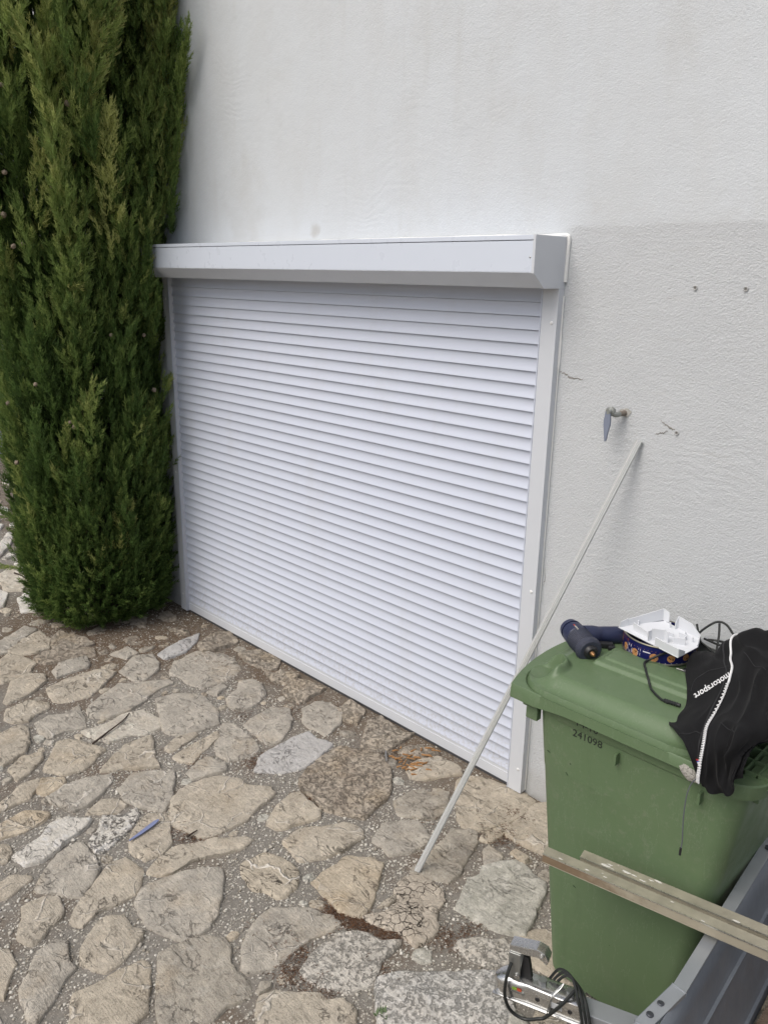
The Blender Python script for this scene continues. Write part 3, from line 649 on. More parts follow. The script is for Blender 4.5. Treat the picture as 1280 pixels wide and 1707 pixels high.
# ------------------------------------------------------------------ roller shutter
ns_ = NB('shutter_white'); Xs, Ys, Zs = ns_.sep(); cs = ns_.mix(ns_.noise(300, 2), (.54, .575, .665), (.57, .605, .695))
dst = ns_.noise(4, 5, .65, ns_.mapping((1, 1, .35))); cs = ns_.mix(ns_.ramp(dst, .5, .75, 0, .14), cs, (.42, .41, .39))
spl = ns_.math('MULTIPLY', ns_.ramp(Zs, .42, .03), ns_.ramp(ns_.noise(70, 5, .7), .44, .66)); cs = ns_.mix(ns_.math('MULTIPLY', spl, .42), cs, (.33, .30, .25))
MSL = ns_.done(cs, ns_.ramp(dst, .3, .7, .32, .45))
MBX = simple('shutter_box_white', (.63, .675, .755), .33, var=.015, nscale=8)
MGD = simple('guide_grey_white', (.60, .62, .655), .4, var=.02, nscale=10)
MRB = simple('seam_rubber', (.06, .06, .065), .7)
MSEAL = simple('white_sealant', (.80, .80, .78), .5, var=.03, nscale=60, bump=.004, bscale=60)
MSCR = simple('screw_cap', (.78, .78, .78), .3)
sh = empty('roller_shutter', (-1.35, 0, 0))
tag(sh, 'closed white aluminium roller shutter with box and side guides in the wall', 'roller shutter')
def S(x): return x+1.35
W0, W1 = S(-2.712), S(0.016)
PITCH = .0536; NSL = 41; Z0 = .083
prof = [(0, -.0020), (.02, -.0062), (.12, -.0048), (.26, -.0038), (.40, -.0040), (.54, -.0052), (.68, -.0074), (.80, -.0099), (.90, -.0124), (.955, -.0132), (.98, -.0120), (1.0, -.0022)]
sv = []; 
for x in np.linspace(W0-.01, W1+.01, 2):
    for t, y in prof: sv.append((x, y, PITCH*(1-t)-.0008))
npf = len(prof); sf = [(i, i+1, npf+i+1, npf+i) for i in range(npf-1)]
slat = mesh_obj('slat', sv, sf, MSL, sh, smooth=True); slat.data.set_sharp_from_angle(angle=radians(40)); slat.location = (0, 0, Z0)
for i in range(1, NSL):
    dup(slat, sh, (0, random.uniform(-.0004, .0004), Z0+i*PITCH))
MB().span((W0-.005, -.0125, .016), (W1+.005, -.001, .066), bevel=.002).span((W0-.005, -.0095, .066), (W1+.005, -.001, .0815), bevel=.001).build('bottom_rail', MGD, sh)
MB().span((W0, -.011, .003), (W1, -.003, .0158)).build('rubber_seal', MRB, sh)
for x0, x1, inn in ((W0-.070, W0, 1), (W1, W1+.071, -1)):
    g = MB().span((x0, -.033, .012), (x1, .003, 2.235), bevel=.0015).build('guide_rail', MGD, sh)
    xi = x1 if inn == 1 else x0
    MB().span((xi-.0035*0-.004*(inn == -1), -.036, .012), (xi+.004*(inn == 1), -.0335, 2.232)).build('guide_lip', MSL, g)
    xc = x0+(x1-x0)*(.52 if inn == -1 else .45)
    for z in (2.10, .995, .13):
        MB().ball((xc+.012*(inn == -1), -.033, z), .0075, (1, .5, 1)).build('screw_cap', MSCR, g)
# box: two chamfered end caps and a folded cover
BX0, BX1 = S(-2.80), S(.088); BT = 2.412
pc = [(0.003, BT), (-.206, BT), (-.206, 2.279), (-.134, 2.226), (.003, 2.226)]   # (y,z)
fr = Matrix(((0, 0, 1, 0), (1, 0, 0, 0), (0, 1, 0, 0), (0, 0, 0, 1)))
MB().prism(pc, BX1-.012, BX1, fr, bevel=.0015).build('end_cap', MGD, sh)
MB().prism(pc, BX0, BX0+.012, fr, bevel=.0015).build('end_cap', MGD, sh)
MB().span((BX0+.012, -.203, 2.283), (BX1-.012, -.196, 2.3915), bevel=.0015).build('front_cover', MBX, sh)
MB().span((BX0+.012, -.204, 2.394), (BX1-.012, .003, BT-.001), bevel=.002).build('top_cover', MBX, sh)
MB().prism([(-.2035, 2.2815), (-.196, 2.286), (-.128, 2.236), (-.134, 2.2275)], BX0+.012, BX1-.012, fr).prism([(-.134, 2.2275), (-.128, 2.236), (-.03, 2.236), (-.03, 2.2275)], BX0+.012, BX1-.012, fr).build('bottom_cover', MGD, sh, smooth=False)
MB().ball((BX1-.022, -.203, 2.335), .0042, (1, .6, 1)).build('rivet', simple('zinc', (.5, .5, .5), .3, .9), sh)
sealp = [(BX0+.2, 0.0, BT+.004)]+[(BX0+.3+i*.1, -.002, BT+.004+random.uniform(-.002, .003)) for i in range(26)]+[(BX1-.03, -.003, BT+.005), (BX1+.003, -.002, BT+.001), (BX1+.004, -.001, 2.36), (BX1+.003, -.001, 2.25)]
MB().tube(sealp, lambda t: .0075 if t > .6 else .006, 8, 3).build('sealant_bead', MSEAL, sh)
MB().tube([(W1+.073, 0, 2.2), (W1+.0735, 0, 1.95), (W1+.074, -.001, 1.88), (W1+.0735, 0, 1.8), (W1+.073, 0, .6), (W1+.073, 0, .02)], lambda t: .003+(.003 if .1 < t < .25 else 0), 6, 4).build('sealant_bead', MSEAL, sh)
MB().span((W0-.02, -.0006, 2.0), (W1+.02, .0035, 2.236)).build('shadow_board', MRB, sh) if False else None
# ------------------------------------------------------------------ cypress tree
TC = Vector((-3.18,-.40,0))
fol = NB('cypress_foliage'); ta = fol.n('ShaderNodeAttribute', attribute_name='tint')
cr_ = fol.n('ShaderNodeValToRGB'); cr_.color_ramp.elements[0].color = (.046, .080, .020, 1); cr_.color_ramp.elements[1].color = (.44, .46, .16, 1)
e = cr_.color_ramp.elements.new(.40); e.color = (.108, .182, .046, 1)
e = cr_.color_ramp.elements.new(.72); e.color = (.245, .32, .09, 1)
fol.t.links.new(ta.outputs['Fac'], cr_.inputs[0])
MFOL = fol.done(cr_.outputs[0], .6, 0, None, .3)
tr_ = fol.n('ShaderNodeBsdfTranslucent'); fol.t.links.new(cr_.outputs[0], tr_.inputs[0]); mx_ = fol.n('ShaderNodeMixShader'); mx_.inputs[0].default_value = .38
fol.t.links.new(fol.b.outputs[0], mx_.inputs[1]); fol.t.links.new(tr_.outputs[0], mx_.inputs[2]); fol.t.links.new(mx_.outputs[0], fol.t.nodes['Material Output'].inputs[0])
MBARK = simple('cypress_bark', (.085, .062, .048), .95, var=.35, nscale=40, bump=.01, bscale=60)
MCONE = simple('cypress_cone', (.27, .215, .16), .8, var=.3, nscale=90, bump=.004, bscale=150)
tree = empty('cypress_tree', TC); tag(tree, 'tall dense green cypress growing against the wall left of the shutter', 'tree')
RZ = [(.0, .38), (.12, .47), (.35, .50), (.7, .53), (1.1, .535), (1.5, .53), (1.9, .54), (2.3, .65), (2.8, .72), (3.3, .72), (3.9, .64), (4.6, .42), (5.3, .12), (5.5, .02)]
def RAD(z): return float(np.interp(z, [a for a, b in RZ], [b for a, b in RZ]))
# one spray: a leading shoot with feathery side twigs, built of slim diamonds
def spray_template(seed):
    r = np.random.default_rng(seed); V = []; F = []
    def blade(p, d, L, wd):
        d = d/np.linalg.norm(d); s = np.cross(d, r.normal(size=3)); s /= np.linalg.norm(s); k = len(V)
        V.extend([p+d*L*.1+s*wd, p+d*L, p+d*L*.1-s*wd]); F.append((k, k+1, k+2))
    n = 9
    for i in range(n):
        t = i/n; p = np.array([.006*sin(i), .006*cos(i*1.7), t*.100])
        Ls = .042*(1-.5*t)
        for k in range(3):
            a = i*2.4+k*2.1+r.uniform(-.4, .4); o = r.uniform(.42, .85)
            d = np.array([cos(a)*o, sin(a)*o*.75, 1.0]); blade(p, d, Ls*r.uniform(.7, 1.25), .0034)
            if k < 2:
                q = p+d/np.linalg.norm(d)*Ls*.5
                d2 = d+np.array([r.uniform(-.7, .7), r.uniform(-.7, .7), .2]); blade(q, d2, Ls*.65, .0030)
    blade(np.array([0, 0, .09]), np.array([.05, .02, 1.]), .045, .0035)
    return np.array(V), np.array(F)
TPL = [spray_template(s) for s in range(6)]
spr = []   # position, direction, scale, tint
def add_spray(p, d, s, t): spr.append((p, d, s, t))
rs = np.random.default_rng(5)
def wall_clip(x, y): return min(y, -.03-TC.y)
# upright plumes over the whole shell
for i in range(640):
    z0 = rs.uniform(.02, 4.9)**1.0; a = rs.uniform(0, 2*pi)
    if sin(a) > .6 and rs.random() < .5: continue
    upper = np.clip((z0-1.2)/1.5, 0, 1)
    R = RAD(z0); depth = (rs.uniform(.80, 1.0) if rs.random() < .75 else rs.uniform(.55, .8))+.10*upper*rs.random()
    Lp = rs.uniform(.28, .5)*(1+.9*upper); lean = rs.uniform(.05, .22)+.22*upper*rs.random()
    base = np.array([cos(a)*R*depth*.93, sin(a)*R*depth*.93, z0]); tl = np.clip(rs.normal(.42+.22*upper, .16), .05, .95)
    side = rs.normal(0, .10+.08*upper)
    ax = np.array([cos(a)*lean-sin(a)*side, sin(a)*lean+cos(a)*side, 1.0]); ax /= np.linalg.norm(ax)
    wd = rs.uniform(.05, .085)
    ns = int(Lp*70)
    for k in range(ns):
        t = rs.random(); wr = wd*(1-.75*t**1.6)*(.4+.6*min(1, t*5)); b_ = rs.uniform(0, 2*pi); rr = wr*rs.random()**.5
        off = np.array([cos(b_)*rr, sin(b_)*rr, 0]); p = base+ax*(t*Lp)+off
        if p[2] > 5.4: continue
        d = ax*1.0+off/max(wr, .01)*.45+rs.normal(0, .10, 3)
        add_spray(p, d, rs.uniform(.65, 1.15), tl+rs.normal(0, .09)+.12*t)
# dense clipped fill, drooping a little near the bottom
for i in range(10500):
    z = 4.6*rs.random()**1.35; a = rs.uniform(0, 2*pi)
    lump = nz(cos(a)*1.5, z*1.6, 1.7, 4+sin(a)*2)
    R = RAD(z)*(rs.uniform(.74, .94)-.13*np.clip((z-1.3)/1.2, 0, 1)+.09*lump)
    low = np.clip((1.0-z)/1.0, 0, 1)
    out = .25+.75*low*rs.random()+rs.uniform(0, .25)
    sd_ = rs.normal(0, .22)
    d = np.array([cos(a)*out-sin(a)*sd_, sin(a)*out+cos(a)*sd_, 1.0-.95*low*rs.random()])
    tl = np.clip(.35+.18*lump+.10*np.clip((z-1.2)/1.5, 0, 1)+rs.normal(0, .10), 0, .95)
    add_spray(np.array([cos(a)*R, sin(a)*R, max(.03, z)]), d, rs.uniform(.6, 1.1), tl)
# inner body in the darkest green tints so nothing shows through
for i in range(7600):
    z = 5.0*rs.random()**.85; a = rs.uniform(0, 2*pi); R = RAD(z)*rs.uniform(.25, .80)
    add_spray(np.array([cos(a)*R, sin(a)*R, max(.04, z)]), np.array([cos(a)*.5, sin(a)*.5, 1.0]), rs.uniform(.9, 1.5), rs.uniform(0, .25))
# stray shoots: towards the wall and beside the shutter box, a pale tuft, a pale dead tip
def shoot(x, y, z, d, L, tl, n=14):
    d = np.array(d, float); d /= np.linalg.norm(d)
    for k in range(n):
        t = k/n; add_spray(np.array([x, y, z])-np.array(TC)+d*L*t+rs.normal(0, .012*(1-t), 3), d+rs.normal(0, .22, 3), .95-.45*t, tl+rs.normal(0, .05))
shoot(-2.75, -.10, 3.05, (.45, -.1, 1), .42, .55, 26)
shoot(-2.80, -.10, 2.75, (.5, -.1, 1), .36, .50, 22)
shoot(-2.70, -.33, 2.52, (.5, -.3, .25), .20, .86, 26)
shoot(-2.68, -.40, 2.48, (.1, -.5, .35), .16, .90, 20)
shoot(-2.78, -.16, 1.80, (.75, -.15, .9), .40, .55, 26)
shoot(-2.72, -.30, 1.30, (.6, .25, .6), .2, .6, 16)
shoot(-2.80, -.34, 2.15, (.35, -.1, 1), .34, .45, 30)
shoot(-2.76, -.28, 2.25, (.30, -.05, 1), .26, .40, 30)
shoot(-2.84, -.42, 2.10, (.35, -.1, 1), .40, .42, 34)
shoot(-2.78, -.26, 2.02, (.45, -.05, .9), .30, .42, 24)
shoot(-2.95, -.45, 2.9, (.5, .2, 1), .5, .6, 30)
shoot(-2.85, -.30, 3.2, (.4, .2, 1), .45, .6, 30)
shoot(-2.86, -.22, 1.1, (.6, .2, .8), .25, .5, 18)
shoot(-2.84, -.28, .6, (.7, .2, .5), .24, .5, 18)
shoot(-3.0, -.95, 2.6, (.2, -.5, 1), .45, .6, 30)
shoot(-2.52, -.06, 3.02, (.25, -.02, .47), .50, .62, 34)
shoot(-2.42, -.07, 3.20, (.16, -.02, .32), .36, .66, 30)
shoot(-2.56, -.07, 2.70, (.17, -.02, .36), .38, .52, 26)
shoot(-2.58, -.08, 2.50, (.15, -.02, .36), .28, .48, 22)
shoot(-2.60, -.27, 2.00, (.18, .0, 1), .40, .45, 34)
shoot(-2.57, -.25, 2.14, (.15, .0, 1), .34, .42, 30)
shoot(-2.62, -.32, 2.10, (.20, .02, 1), .38, .40, 30)
shoot(-2.66, -.36, 1.98, (.22, .05, 1), .38, .45, 30)
shoot(-2.62, -.20, 1.90, (.30, .0, 1), .30, .45, 24)
shoot(-2.70, -.68, 2.17, (.5, .3, .1), .07, .97, 5)
shoot(-3.35, -.95, .80, (-.5, -.5, .8), .30, .45, 26)
shoot(-3.55, -.80, .65, (-.9, -.5, .5), .30, .45, 22)
shoot(-3.30, -.90, .38, (-.9, -.5, .1), .16, .75, 6)
VV = []; FF = []; AA = []; cnt = 0
for p, d, s, t in spr:
    d = np.asarray(d)/np.linalg.norm(d)
    p = np.array(p); p[1] = wall_clip(p[0], p[1])
    if p[2] < .02: p[2] = .02
    V, F = TPL[rs.integers(6)]
    a = np.cross(d, [0.3, .7, .1]); a /= np.linalg.norm(a); b_ = np.cross(d, a); th = rs.uniform(0, 6.28)
    u = a*cos(th)+b_*sin(th); v = np.cross(d, u)
    Q = (V[:, :1]*u+V[:, 1:2]*v+V[:, 2:3]*d)*s+p
    Q[:, 1] = np.minimum(Q[:, 1], -.008-TC.y); Q[:, 2] = np.maximum(Q[:, 2], .012)
    VV.append(Q); FF.append(F+cnt); cnt += len(V)
    AA.append(np.clip(t+.22*(V[:, 2]/.13-.4), 0, 1))
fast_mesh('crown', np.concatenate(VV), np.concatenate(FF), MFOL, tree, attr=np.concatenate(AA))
tr = MB(); tr.lathe((0, 0, -.05), (.02, 0, 5.0), [(0, .13), (.05, .10), (.5, .06), (1, .012)], n=12)
for i in range(46):
    z = .12+i*.095; a = i*2.4; R = RAD(z)*.72
    yy = min(sin(a)*R, -.05-TC.y)
    tr.tube([(0, 0, z), (cos(a)*R*.5, yy*.5, z+.10), (cos(a)*R, yy, z+.34)], lambda t: .016*(1-t)+.003, 5, 3)
tr.build('trunk', MBARK, tree)
cbm = MB().ball((0, 0, 0), .0135, (1, 1, .92), 10, 8)
for v in cbm.bm.verts: v.co *= 1+.20*sin(v.co.x*520)*sin(v.co.z*480+v.co.y*400)
cone0 = None
for (x, y, z) in [(-2.56, -0.35, 3.53),(-2.59, -0.63, 3.09),(-2.57, -0.59, 3.17),(-2.76, -0.89, 3.16),(-2.67, -0.72, 2.69),(-2.86, -0.88, 2.38),(-2.81, -0.85, 2.39),(-2.87, -0.91, 2.54),(-2.82, -0.9, 2.75),(-2.76, -0.68, 1.37),(-2.77, -0.7, 1.4),(-2.75, -0.67, 1.03),(-3.1, -0.91, 1.13),(-2.69, -0.23, 1.89),(-2.67, -0.45, 1.9),(-3.12, -0.91, 1.49),(-2.72, -0.17, 1.55),(-2.81, -0.9, 2.75),(-2.76, -0.68, 1.04),(-3.1, -0.92, 1.94),(-2.89, -0.83, 1.62)]:
    if cone0 is None:
        cone0 = cbm.build('cone', MCONE, tree); c = cone0
    else: c = dup(cone0, tree)
    c.location = Vector((x, y, z))-TC; c.rotation_euler = (random.random()*3, random.random()*3, 0); k = random.uniform(.8, 1.2); c.scale = (k, k, k)

# ------------------------------------------------------------------ wheelie bin
mb_ = NB('bin_green'); oc = mb_.noise(5, 4); sc_ = mb_.noise(60, 5, .7)
c = mb_.mix(oc, (.102, .156, .077), (.113, .170, .086))
c = mb_.mix(mb_.ramp(mb_.noise(2.5, 4, .6), .5, .75, 0, .25), c, (.13, .16, .105))
dust = mb_.math('MULTIPLY', mb_.ramp(mb_.noise(34, 6, .72), .50, .72), mb_.ramp(mb_.noise(3.2, 3, .5), .35, .7))
c = mb_.mix(mb_.math('MULTIPLY', dust, .30), c, (.24, .24, .19))
scr = mb_.ramp(mb_.math('ABSOLUTE', mb_.math('SUBTRACT', mb_.noise(2.2, 7, .62, mb_.mapping((5, 5, 1.2), (.3, .2, .5))), .5)), .004, .0008)
c = mb_.mix(mb_.math('MULTIPLY', scr, .35), c, (.20, .25, .17))
smr = mb_.ramp(mb_.noise(6, 5, .6, mb_.mapping((3, 3, .35))), .55, .75, 0, .22); c = mb_.mix(smr, c, (.055, .085, .042))
MBIN = mb_.done(c, mb_.ramp(mb_.noise(9, 4), .3, .7, .36, .52), 0, mb_.bump(mb_.noise(420, 2), .0006, .6), .4)
MINK = simple('black_print', (.012, .014, .012), .6)
MSCUFF = simple('scuff_mark', (.028, .045, .024), .6)
MTYRE = simple('black_rubber', (.02, .02, .02), .75)
bn = empty('garbage_bin', (.9, -.54, 0)); tag(bn, 'dull green two wheeled rubbish bin with closed lid beside the wall', 'bin')
def BL(p): return Vector(p)-Vector((.9, -.54, 0))
def rrect(x0, x1, y0, y1, r, n=7):
    P = []
    for cx, cy, a0 in ((x1-r, y1-r, 0), (x0+r, y1-r, pi/2), (x0+r, y0+r, pi), (x1-r, y0+r, 1.5*pi)):
        for k in range(n+1):
            a = a0+pi/2*k/n; P.append((cx+r*cos(a), cy+r*sin(a)))
    return P
def rings(name, levels, mat, parent, cap=True, orig=(.9, -.54, 0), angle=30):
    V = []; F = []
    for z, x0, x1, y0, y1, r in levels:
        for a, b_ in rrect(x0, x1, y0, y1, r): V.append(Vector((a, b_, z))-Vector(orig))
    n = len(rrect(0, 1, 0, 1, .1))
    for l in range(len(levels)-1):
        for i in range(n): F.append((l*n+i, l*n+(i+1) % n, (l+1)*n+(i+1) % n, (l+1)*n+i))
    if cap: F.append(tuple(reversed(range(n)))); F.append(tuple(range((len(levels)-1)*n, len(levels)*n)))
    o = mesh_obj(name, V, F, mat, parent, smooth=True); o.data.set_sharp_from_angle(angle=radians(angle)); return o
def bx(z): k = 1-z; return (.611+.104*k, 1.255-.125*k, -.797+.038*k, -.283-.038*k)
lv = []
for z in (.025, .035, .06, .10, .11, .30, .50, .70, .785, .80, .81, .90, .985, 1.0):
    x0, x1, y0, y1 = bx(z); g = 0 if z > .795 else .0012
    if z < .03: g = .012
    lv.append((z, x0+g, x1-g, y0+g, y1-g, .055))
body = rings('body', lv, MBIN, bn)
rings('rim', [(.978, .632, 1.262, -.799, -.280, .08), (.982, .630, 1.284, -.8025, -.276, .095), (1.024, .628, 1.290, -.804, -.274, .095), (1.029, .630, 1.286, -.802, -.276, .09), (1.029, .66, 1.23, -.78, -.30, .07)], MBIN, bn, cap=False)
for x in (.90, 1.145):
    MB().span(BL((x-.004, -.816, .93)), BL((x+.004, -.79, .966)), bevel=.002).build('rib', MBIN, bn)
for y in (-.790, -.30): MB().span(BL((.583, y-.012, .945)), BL((.625, y+.012, .985)), bevel=.003).span(BL((.570, y-.014, .985)), BL((.625, y+.014, 1.0)), bevel=.003).build('lid_bracket', MBIN, bn)
# lid as one moulded surface
LN = 230; LM = 200; LV_ = []; y0, y1, xb = -.827, -.246, 1.185
def ss(t, a, b): t = min(1, max(0, (t-a)/(b-a))); return t*t*(3-2*t)
def sdr(x, y, x0, x1, y0_, y1_, r):
    cx, cy = (x0+x1)/2, (y0_+y1_)/2; qx = abs(x-cx)-(x1-x0)/2+r; qy = abs(y-cy)-(y1_-y0_)/2+r
    return -(math.hypot(max(qx, 0), max(qy, 0))+min(max(qx, qy), 0)-r)
def lid_z(x, y):
    D = sdr(x, y, .538, 1.165, -.823, -.256, .125)
    z = 1.056-.007*ss(D, -.006, -.002)*ss(D, .0015, -.001)+.013*ss(D, 0, .0035)+.034*ss(D, .014, .078)
    E = sdr(x, y, .685, 1.10, -.612, -.466, .012)
    z += .012*ss(E, 0, .011)
    z += .006*ss(sdr(x, y, .705, 1.09, -.580, -.493, .012), .0, .008)
    for py in (-.716, -.362):
        s_ = 1 if py < -.5 else -1
        d = math.hypot((x-.592), (y-py)*1.0); ang = math.atan2((y-py)*s_, x-.592)
        kk = ss(d, .054, .048)
        z = z*(1-kk)+(1.064+.12*max(0, (.592-x))*.5)*kk
        if -1.0 < ang < 2.3: z += .022*ss(d, .044, .049)*ss(d, .078, .058)*ss(ang, -1.0, -.3)*ss(ang, 2.3, 1.7)
    return z
for j in range(LM+1):
    v = j/LM
    for i in range(LN+1):
        u = i/LN; y = y0+(y1-y0)*v; q = (v-.5)/.5
        xf = .541-.052*(1-q*q); e_ = min(v, 1-v)
        if e_ < .012: xf += .006*(1-e_/.012)**2
        x = xf+(xb-xf)*u; LV_.append(BL((x, y, lid_z(x, y))))
LF_ = [(j*(LN+1)+i, j*(LN+1)+i+1, (j+1)*(LN+1)+i+1, (j+1)*(LN+1)+i) for j in range(LM) for i in range(LN)]
bd = [i for i in range(LN+1)]+[(j*(LN+1)+LN) for j in range(1, LM+1)]+[LM*(LN+1)+i for i in range(LN-1, -1, -1)]+[j*(LN+1) for j in range(LM-1, 0, -1)]
cx = Vector((0, 0, 0)); nb = len(bd)
def skirt(dz, off):
    k0 = len(LV_)
    for b_ in bd:
        p = LV_[b_]; d = Vector((p.x, p.y, 0)).normalized(); LV_.append(Vector((p.x+d.x*off, p.y+d.y*off, 1.056+(dz if dz > -.01 else dz*(.88-.26*ss(p.x, -.29, -.14))))))
    return k0
k1 = skirt(-.003, .003); k2 = skirt(-.052, .006); k3 = skirt(-.053, .001); k4 = skirt(-.006, -.003)
for a_, b_ in ((None, k1), (k1, k2), (k2, k3), (k3, k4)):
    for i in range(nb):
        i2 = (i+1) % nb
        A_ = bd[i] if a_ is None else a_+i; B_ = bd[i2] if a_ is None else a_+i2
        LF_.append((A_, b_+i, b_+i2, B_))
lid = mesh_obj('lid', LV_, LF_, MBIN, bn, smooth=True); lid.data.set_sharp_from_angle(angle=radians(42))
# ribbed grip at the back of the lid and the hinge bar
gp = MB()
for i in range(8): gp.span(BL((1.188, -.735+i*.062, 1.012)), BL((1.285, -.731+i*.062, 1.040)))
for i in range(4): gp.span(BL((1.186+i*.033, -.735, 1.014)), BL((1.190+i*.033, -.297, 1.0385)))
gp.build('grip_lattice', MBIN, lid, smooth=False)
MB().span(BL((1.184, -.74, 1.010)), BL((1.289, -.29, 1.013)), bevel=.001).build('grip_plate', MBIN, lid)
MB().lathe(BL((1.255, -.70, .965)), BL((1.255, -.33, .965)), [(0, .014), (1, .014)], n=14).build('handle', MBIN, bn)
for y in (-.70, -.33): MB().span(BL((1.19, y-.012, .94)), BL((1.262, y+.012, .985)), bevel=.004).build('handle_bracket', MBIN, bn)
for y in (-.70, -.38):
    wl = MB().lathe(BL((1.165, y-.028, .10)), BL((1.165, y+.028, .10)), [(0, .075), (.06, .098), (.94, .098), (1, .075)], n=32).build('wheel', MTYRE, bn)
    MB().lathe(BL((1.165, y-.030, .10)), BL((1.165, y+.030, .10)), [(0, .05), (.02, .07), (.98, .07), (1, .05)], n=24).build('rim', MBIN, wl)
# printed numbers on the near side
def text_mesh(body, size, name, mat, parent, frame, extrude=0.0, bold=0.0):
    cu = bpy.data.curves.new('txt', 'FONT'); cu.body = body; cu.size = size; cu.extrude = extrude; cu.resolution_u = 4; cu.offset = bold
    o = bpy.data.objects.new('txt', cu); COL.objects.link(o); dg = bpy.context.evaluated_depsgraph_get()
    me = bpy.data.meshes.new_from_object(o.evaluated_get(dg)); bpy.data.objects.remove(o); bpy.data.curves.remove(cu)
    me.name = name or 'lettering'
    if frame is not None: me.transform(frame)
    me.materials.clear(); me.materials.append(mat)
    return link(bpy.data.objects.new(name, me), parent) if name else me
def side_y(z): return bx(z)[2]
def side_frame(x, z, sz=1):
    p = BL((x, (side_y(z)-.0012) if sz == 1 else -sz, z)); t = Vector((0, side_y(z+.01)-side_y(z), .01)).normalized()
    xa = Vector((1, 0, 0)); n_ = xa.cross(t)
    return Matrix(((xa.x, t.x, n_.x, p.x), (xa.y, t.y, n_.y, p.y), (xa.z, t.z, n_.z, p.z), (0, 0, 0, 1)))
text_mesh('241098', .0335, 'printed_number', MINK, bn, side_frame(.748, .952))
text_mesh('14-10', .0335, 'printed_number', MINK, bn, side_frame(.757, .995, .8036))
for x, z, dx, dz in ((.665, .86, .012, -.004), (.735, .815, .008, -.008), (.747, .852, .004, -.002), (.93, .28, .002, .002), (.79, .42, .010, -.003)):
    f_ = side_frame(x, z); MB().prism([(0, .0006), (dx*.5, .0018+dz*.5), (dx, dz+.0004), (dx, dz-.0006), (dx*.5, dz*.5-.0018), (0, -.0008)], -.0002, .0004, f_).build('scuff', MSCUFF, bn, smooth=False)
# ------------------------------------------------------------------ things on the lid
MGUN = simple('dark_blue_plastic', (.018, .024, .062), .45, var=.15, nscale=60, bump=.0006)
MGUN2 = simple('grey_blue_plastic', (.036, .040, .062), .6, var=.25, nscale=80, bump=.001)
MBLK = simple('black_plastic', (.012, .012, .014), .45); MBRASS = simple('brass_nozzle', (.40, .22, .10), .35, .9)
MRED = simple('red_mark', (.45, .05, .02), .5); MSILV = simple('worn_silver_mark', (.32, .30, .27), .5)
gA = Vector((.548, -.512, 1.137)); gB = Vector((.668, -.590, 1.128))
gun = empty('hot_glue_gun', (gA+gB)/2); tag(gun, 'dark blue hot glue gun lying on the green lid beside the tin', 'glue gun')
def GL(p): return Vector(p)-(gA+gB)/2
ax = (gB-gA).normalized()
MB().lathe(GL(gA), GL(gB), [(0, .025), (.02, .033), (.10, .038), (.34, .039), (.36, .037), (.40, .039)], n=28).build('body', MGUN, gun)
rp = [(.38, .0395)]
for i in range(9): rp += [(.41+i*.045, .0405-.0002*i), (.425+i*.045, .0382-.0002*i)]
rp += [(.83, .040), (.86, .043), (.96, .041), (1.0, .034)]
MB().lathe(GL(gA), GL(gB), rp, n=28).build('ribbed_collar', MGUN2, gun)
MB().lathe(GL(gB-ax*.004), GL(gB+ax*.012), [(0, .024), (.6, .022), (1, .016)], n=20).build('nozzle_cap', MBLK, gun)
MB().lathe(GL(gB+ax*.008), GL(gB+ax*.026), [(0, .009), (.5, .0075), (1, .0035)], n=14).build('nozzle', MBRASS, gun)
# rear hood with a slot, then handle running back along the lid
MB().lathe(GL(gA-ax*.024), GL(gA+ax*.012), [(0, .022), (.2, .033), (.75, .037), (.76, .031), (1, .031)], n=24).build('rear_hood', MGUN, gun)
h0 = gA.lerp(gB, .30)+Vector((.012, .022, -.002)); h1 = Vector((.628, -.455, 1.128)); h2 = Vector((.676, -.392, 1.124)); h3 = Vector((.705, -.352, 1.120))
MB().tube([GL(h0), GL(h0.lerp(h1, .5)+Vector((0, 0, .002))), GL(h1), GL(h2), GL(h3)], lambda t: .036-.008*min(1, t*2.2)+.002*t, 14, 5).build('handle', MGUN, gun)
tq = Vector((.660, -.484, 1.114))
MB().box(GL(tq), (.052, .020, .020), Matrix.Rotation(radians(36), 3, 'Z'), bevel=.005).box(GL(tq+Vector((.02, .005, -.004))), (.024, .026, .016), Matrix.Rotation(radians(36), 3, 'Z'), bevel=.005).build('trigger', MBLK, gun)
nup = Vector((0, 0, 1)); nup = (nup-ax*nup.dot(ax)).normalized(); sdv = ax.cross(nup)
def gmark(t, s, L, wd, mat, name):
    p = gA.lerp(gB, t); n_ = (nup*cos(s)+sdv*sin(s)); q = p+n_*.0395
    MB().box(GL(q), (L, wd, .0012), Matrix((ax, n_.cross(ax), n_)).transposed()).build(name, mat, gun)
gmark(.24, .25, .010, .0035, MRED, 'red_mark'); gmark(.36, .25, .026, .0045, MSILV, 'worn_lettering')

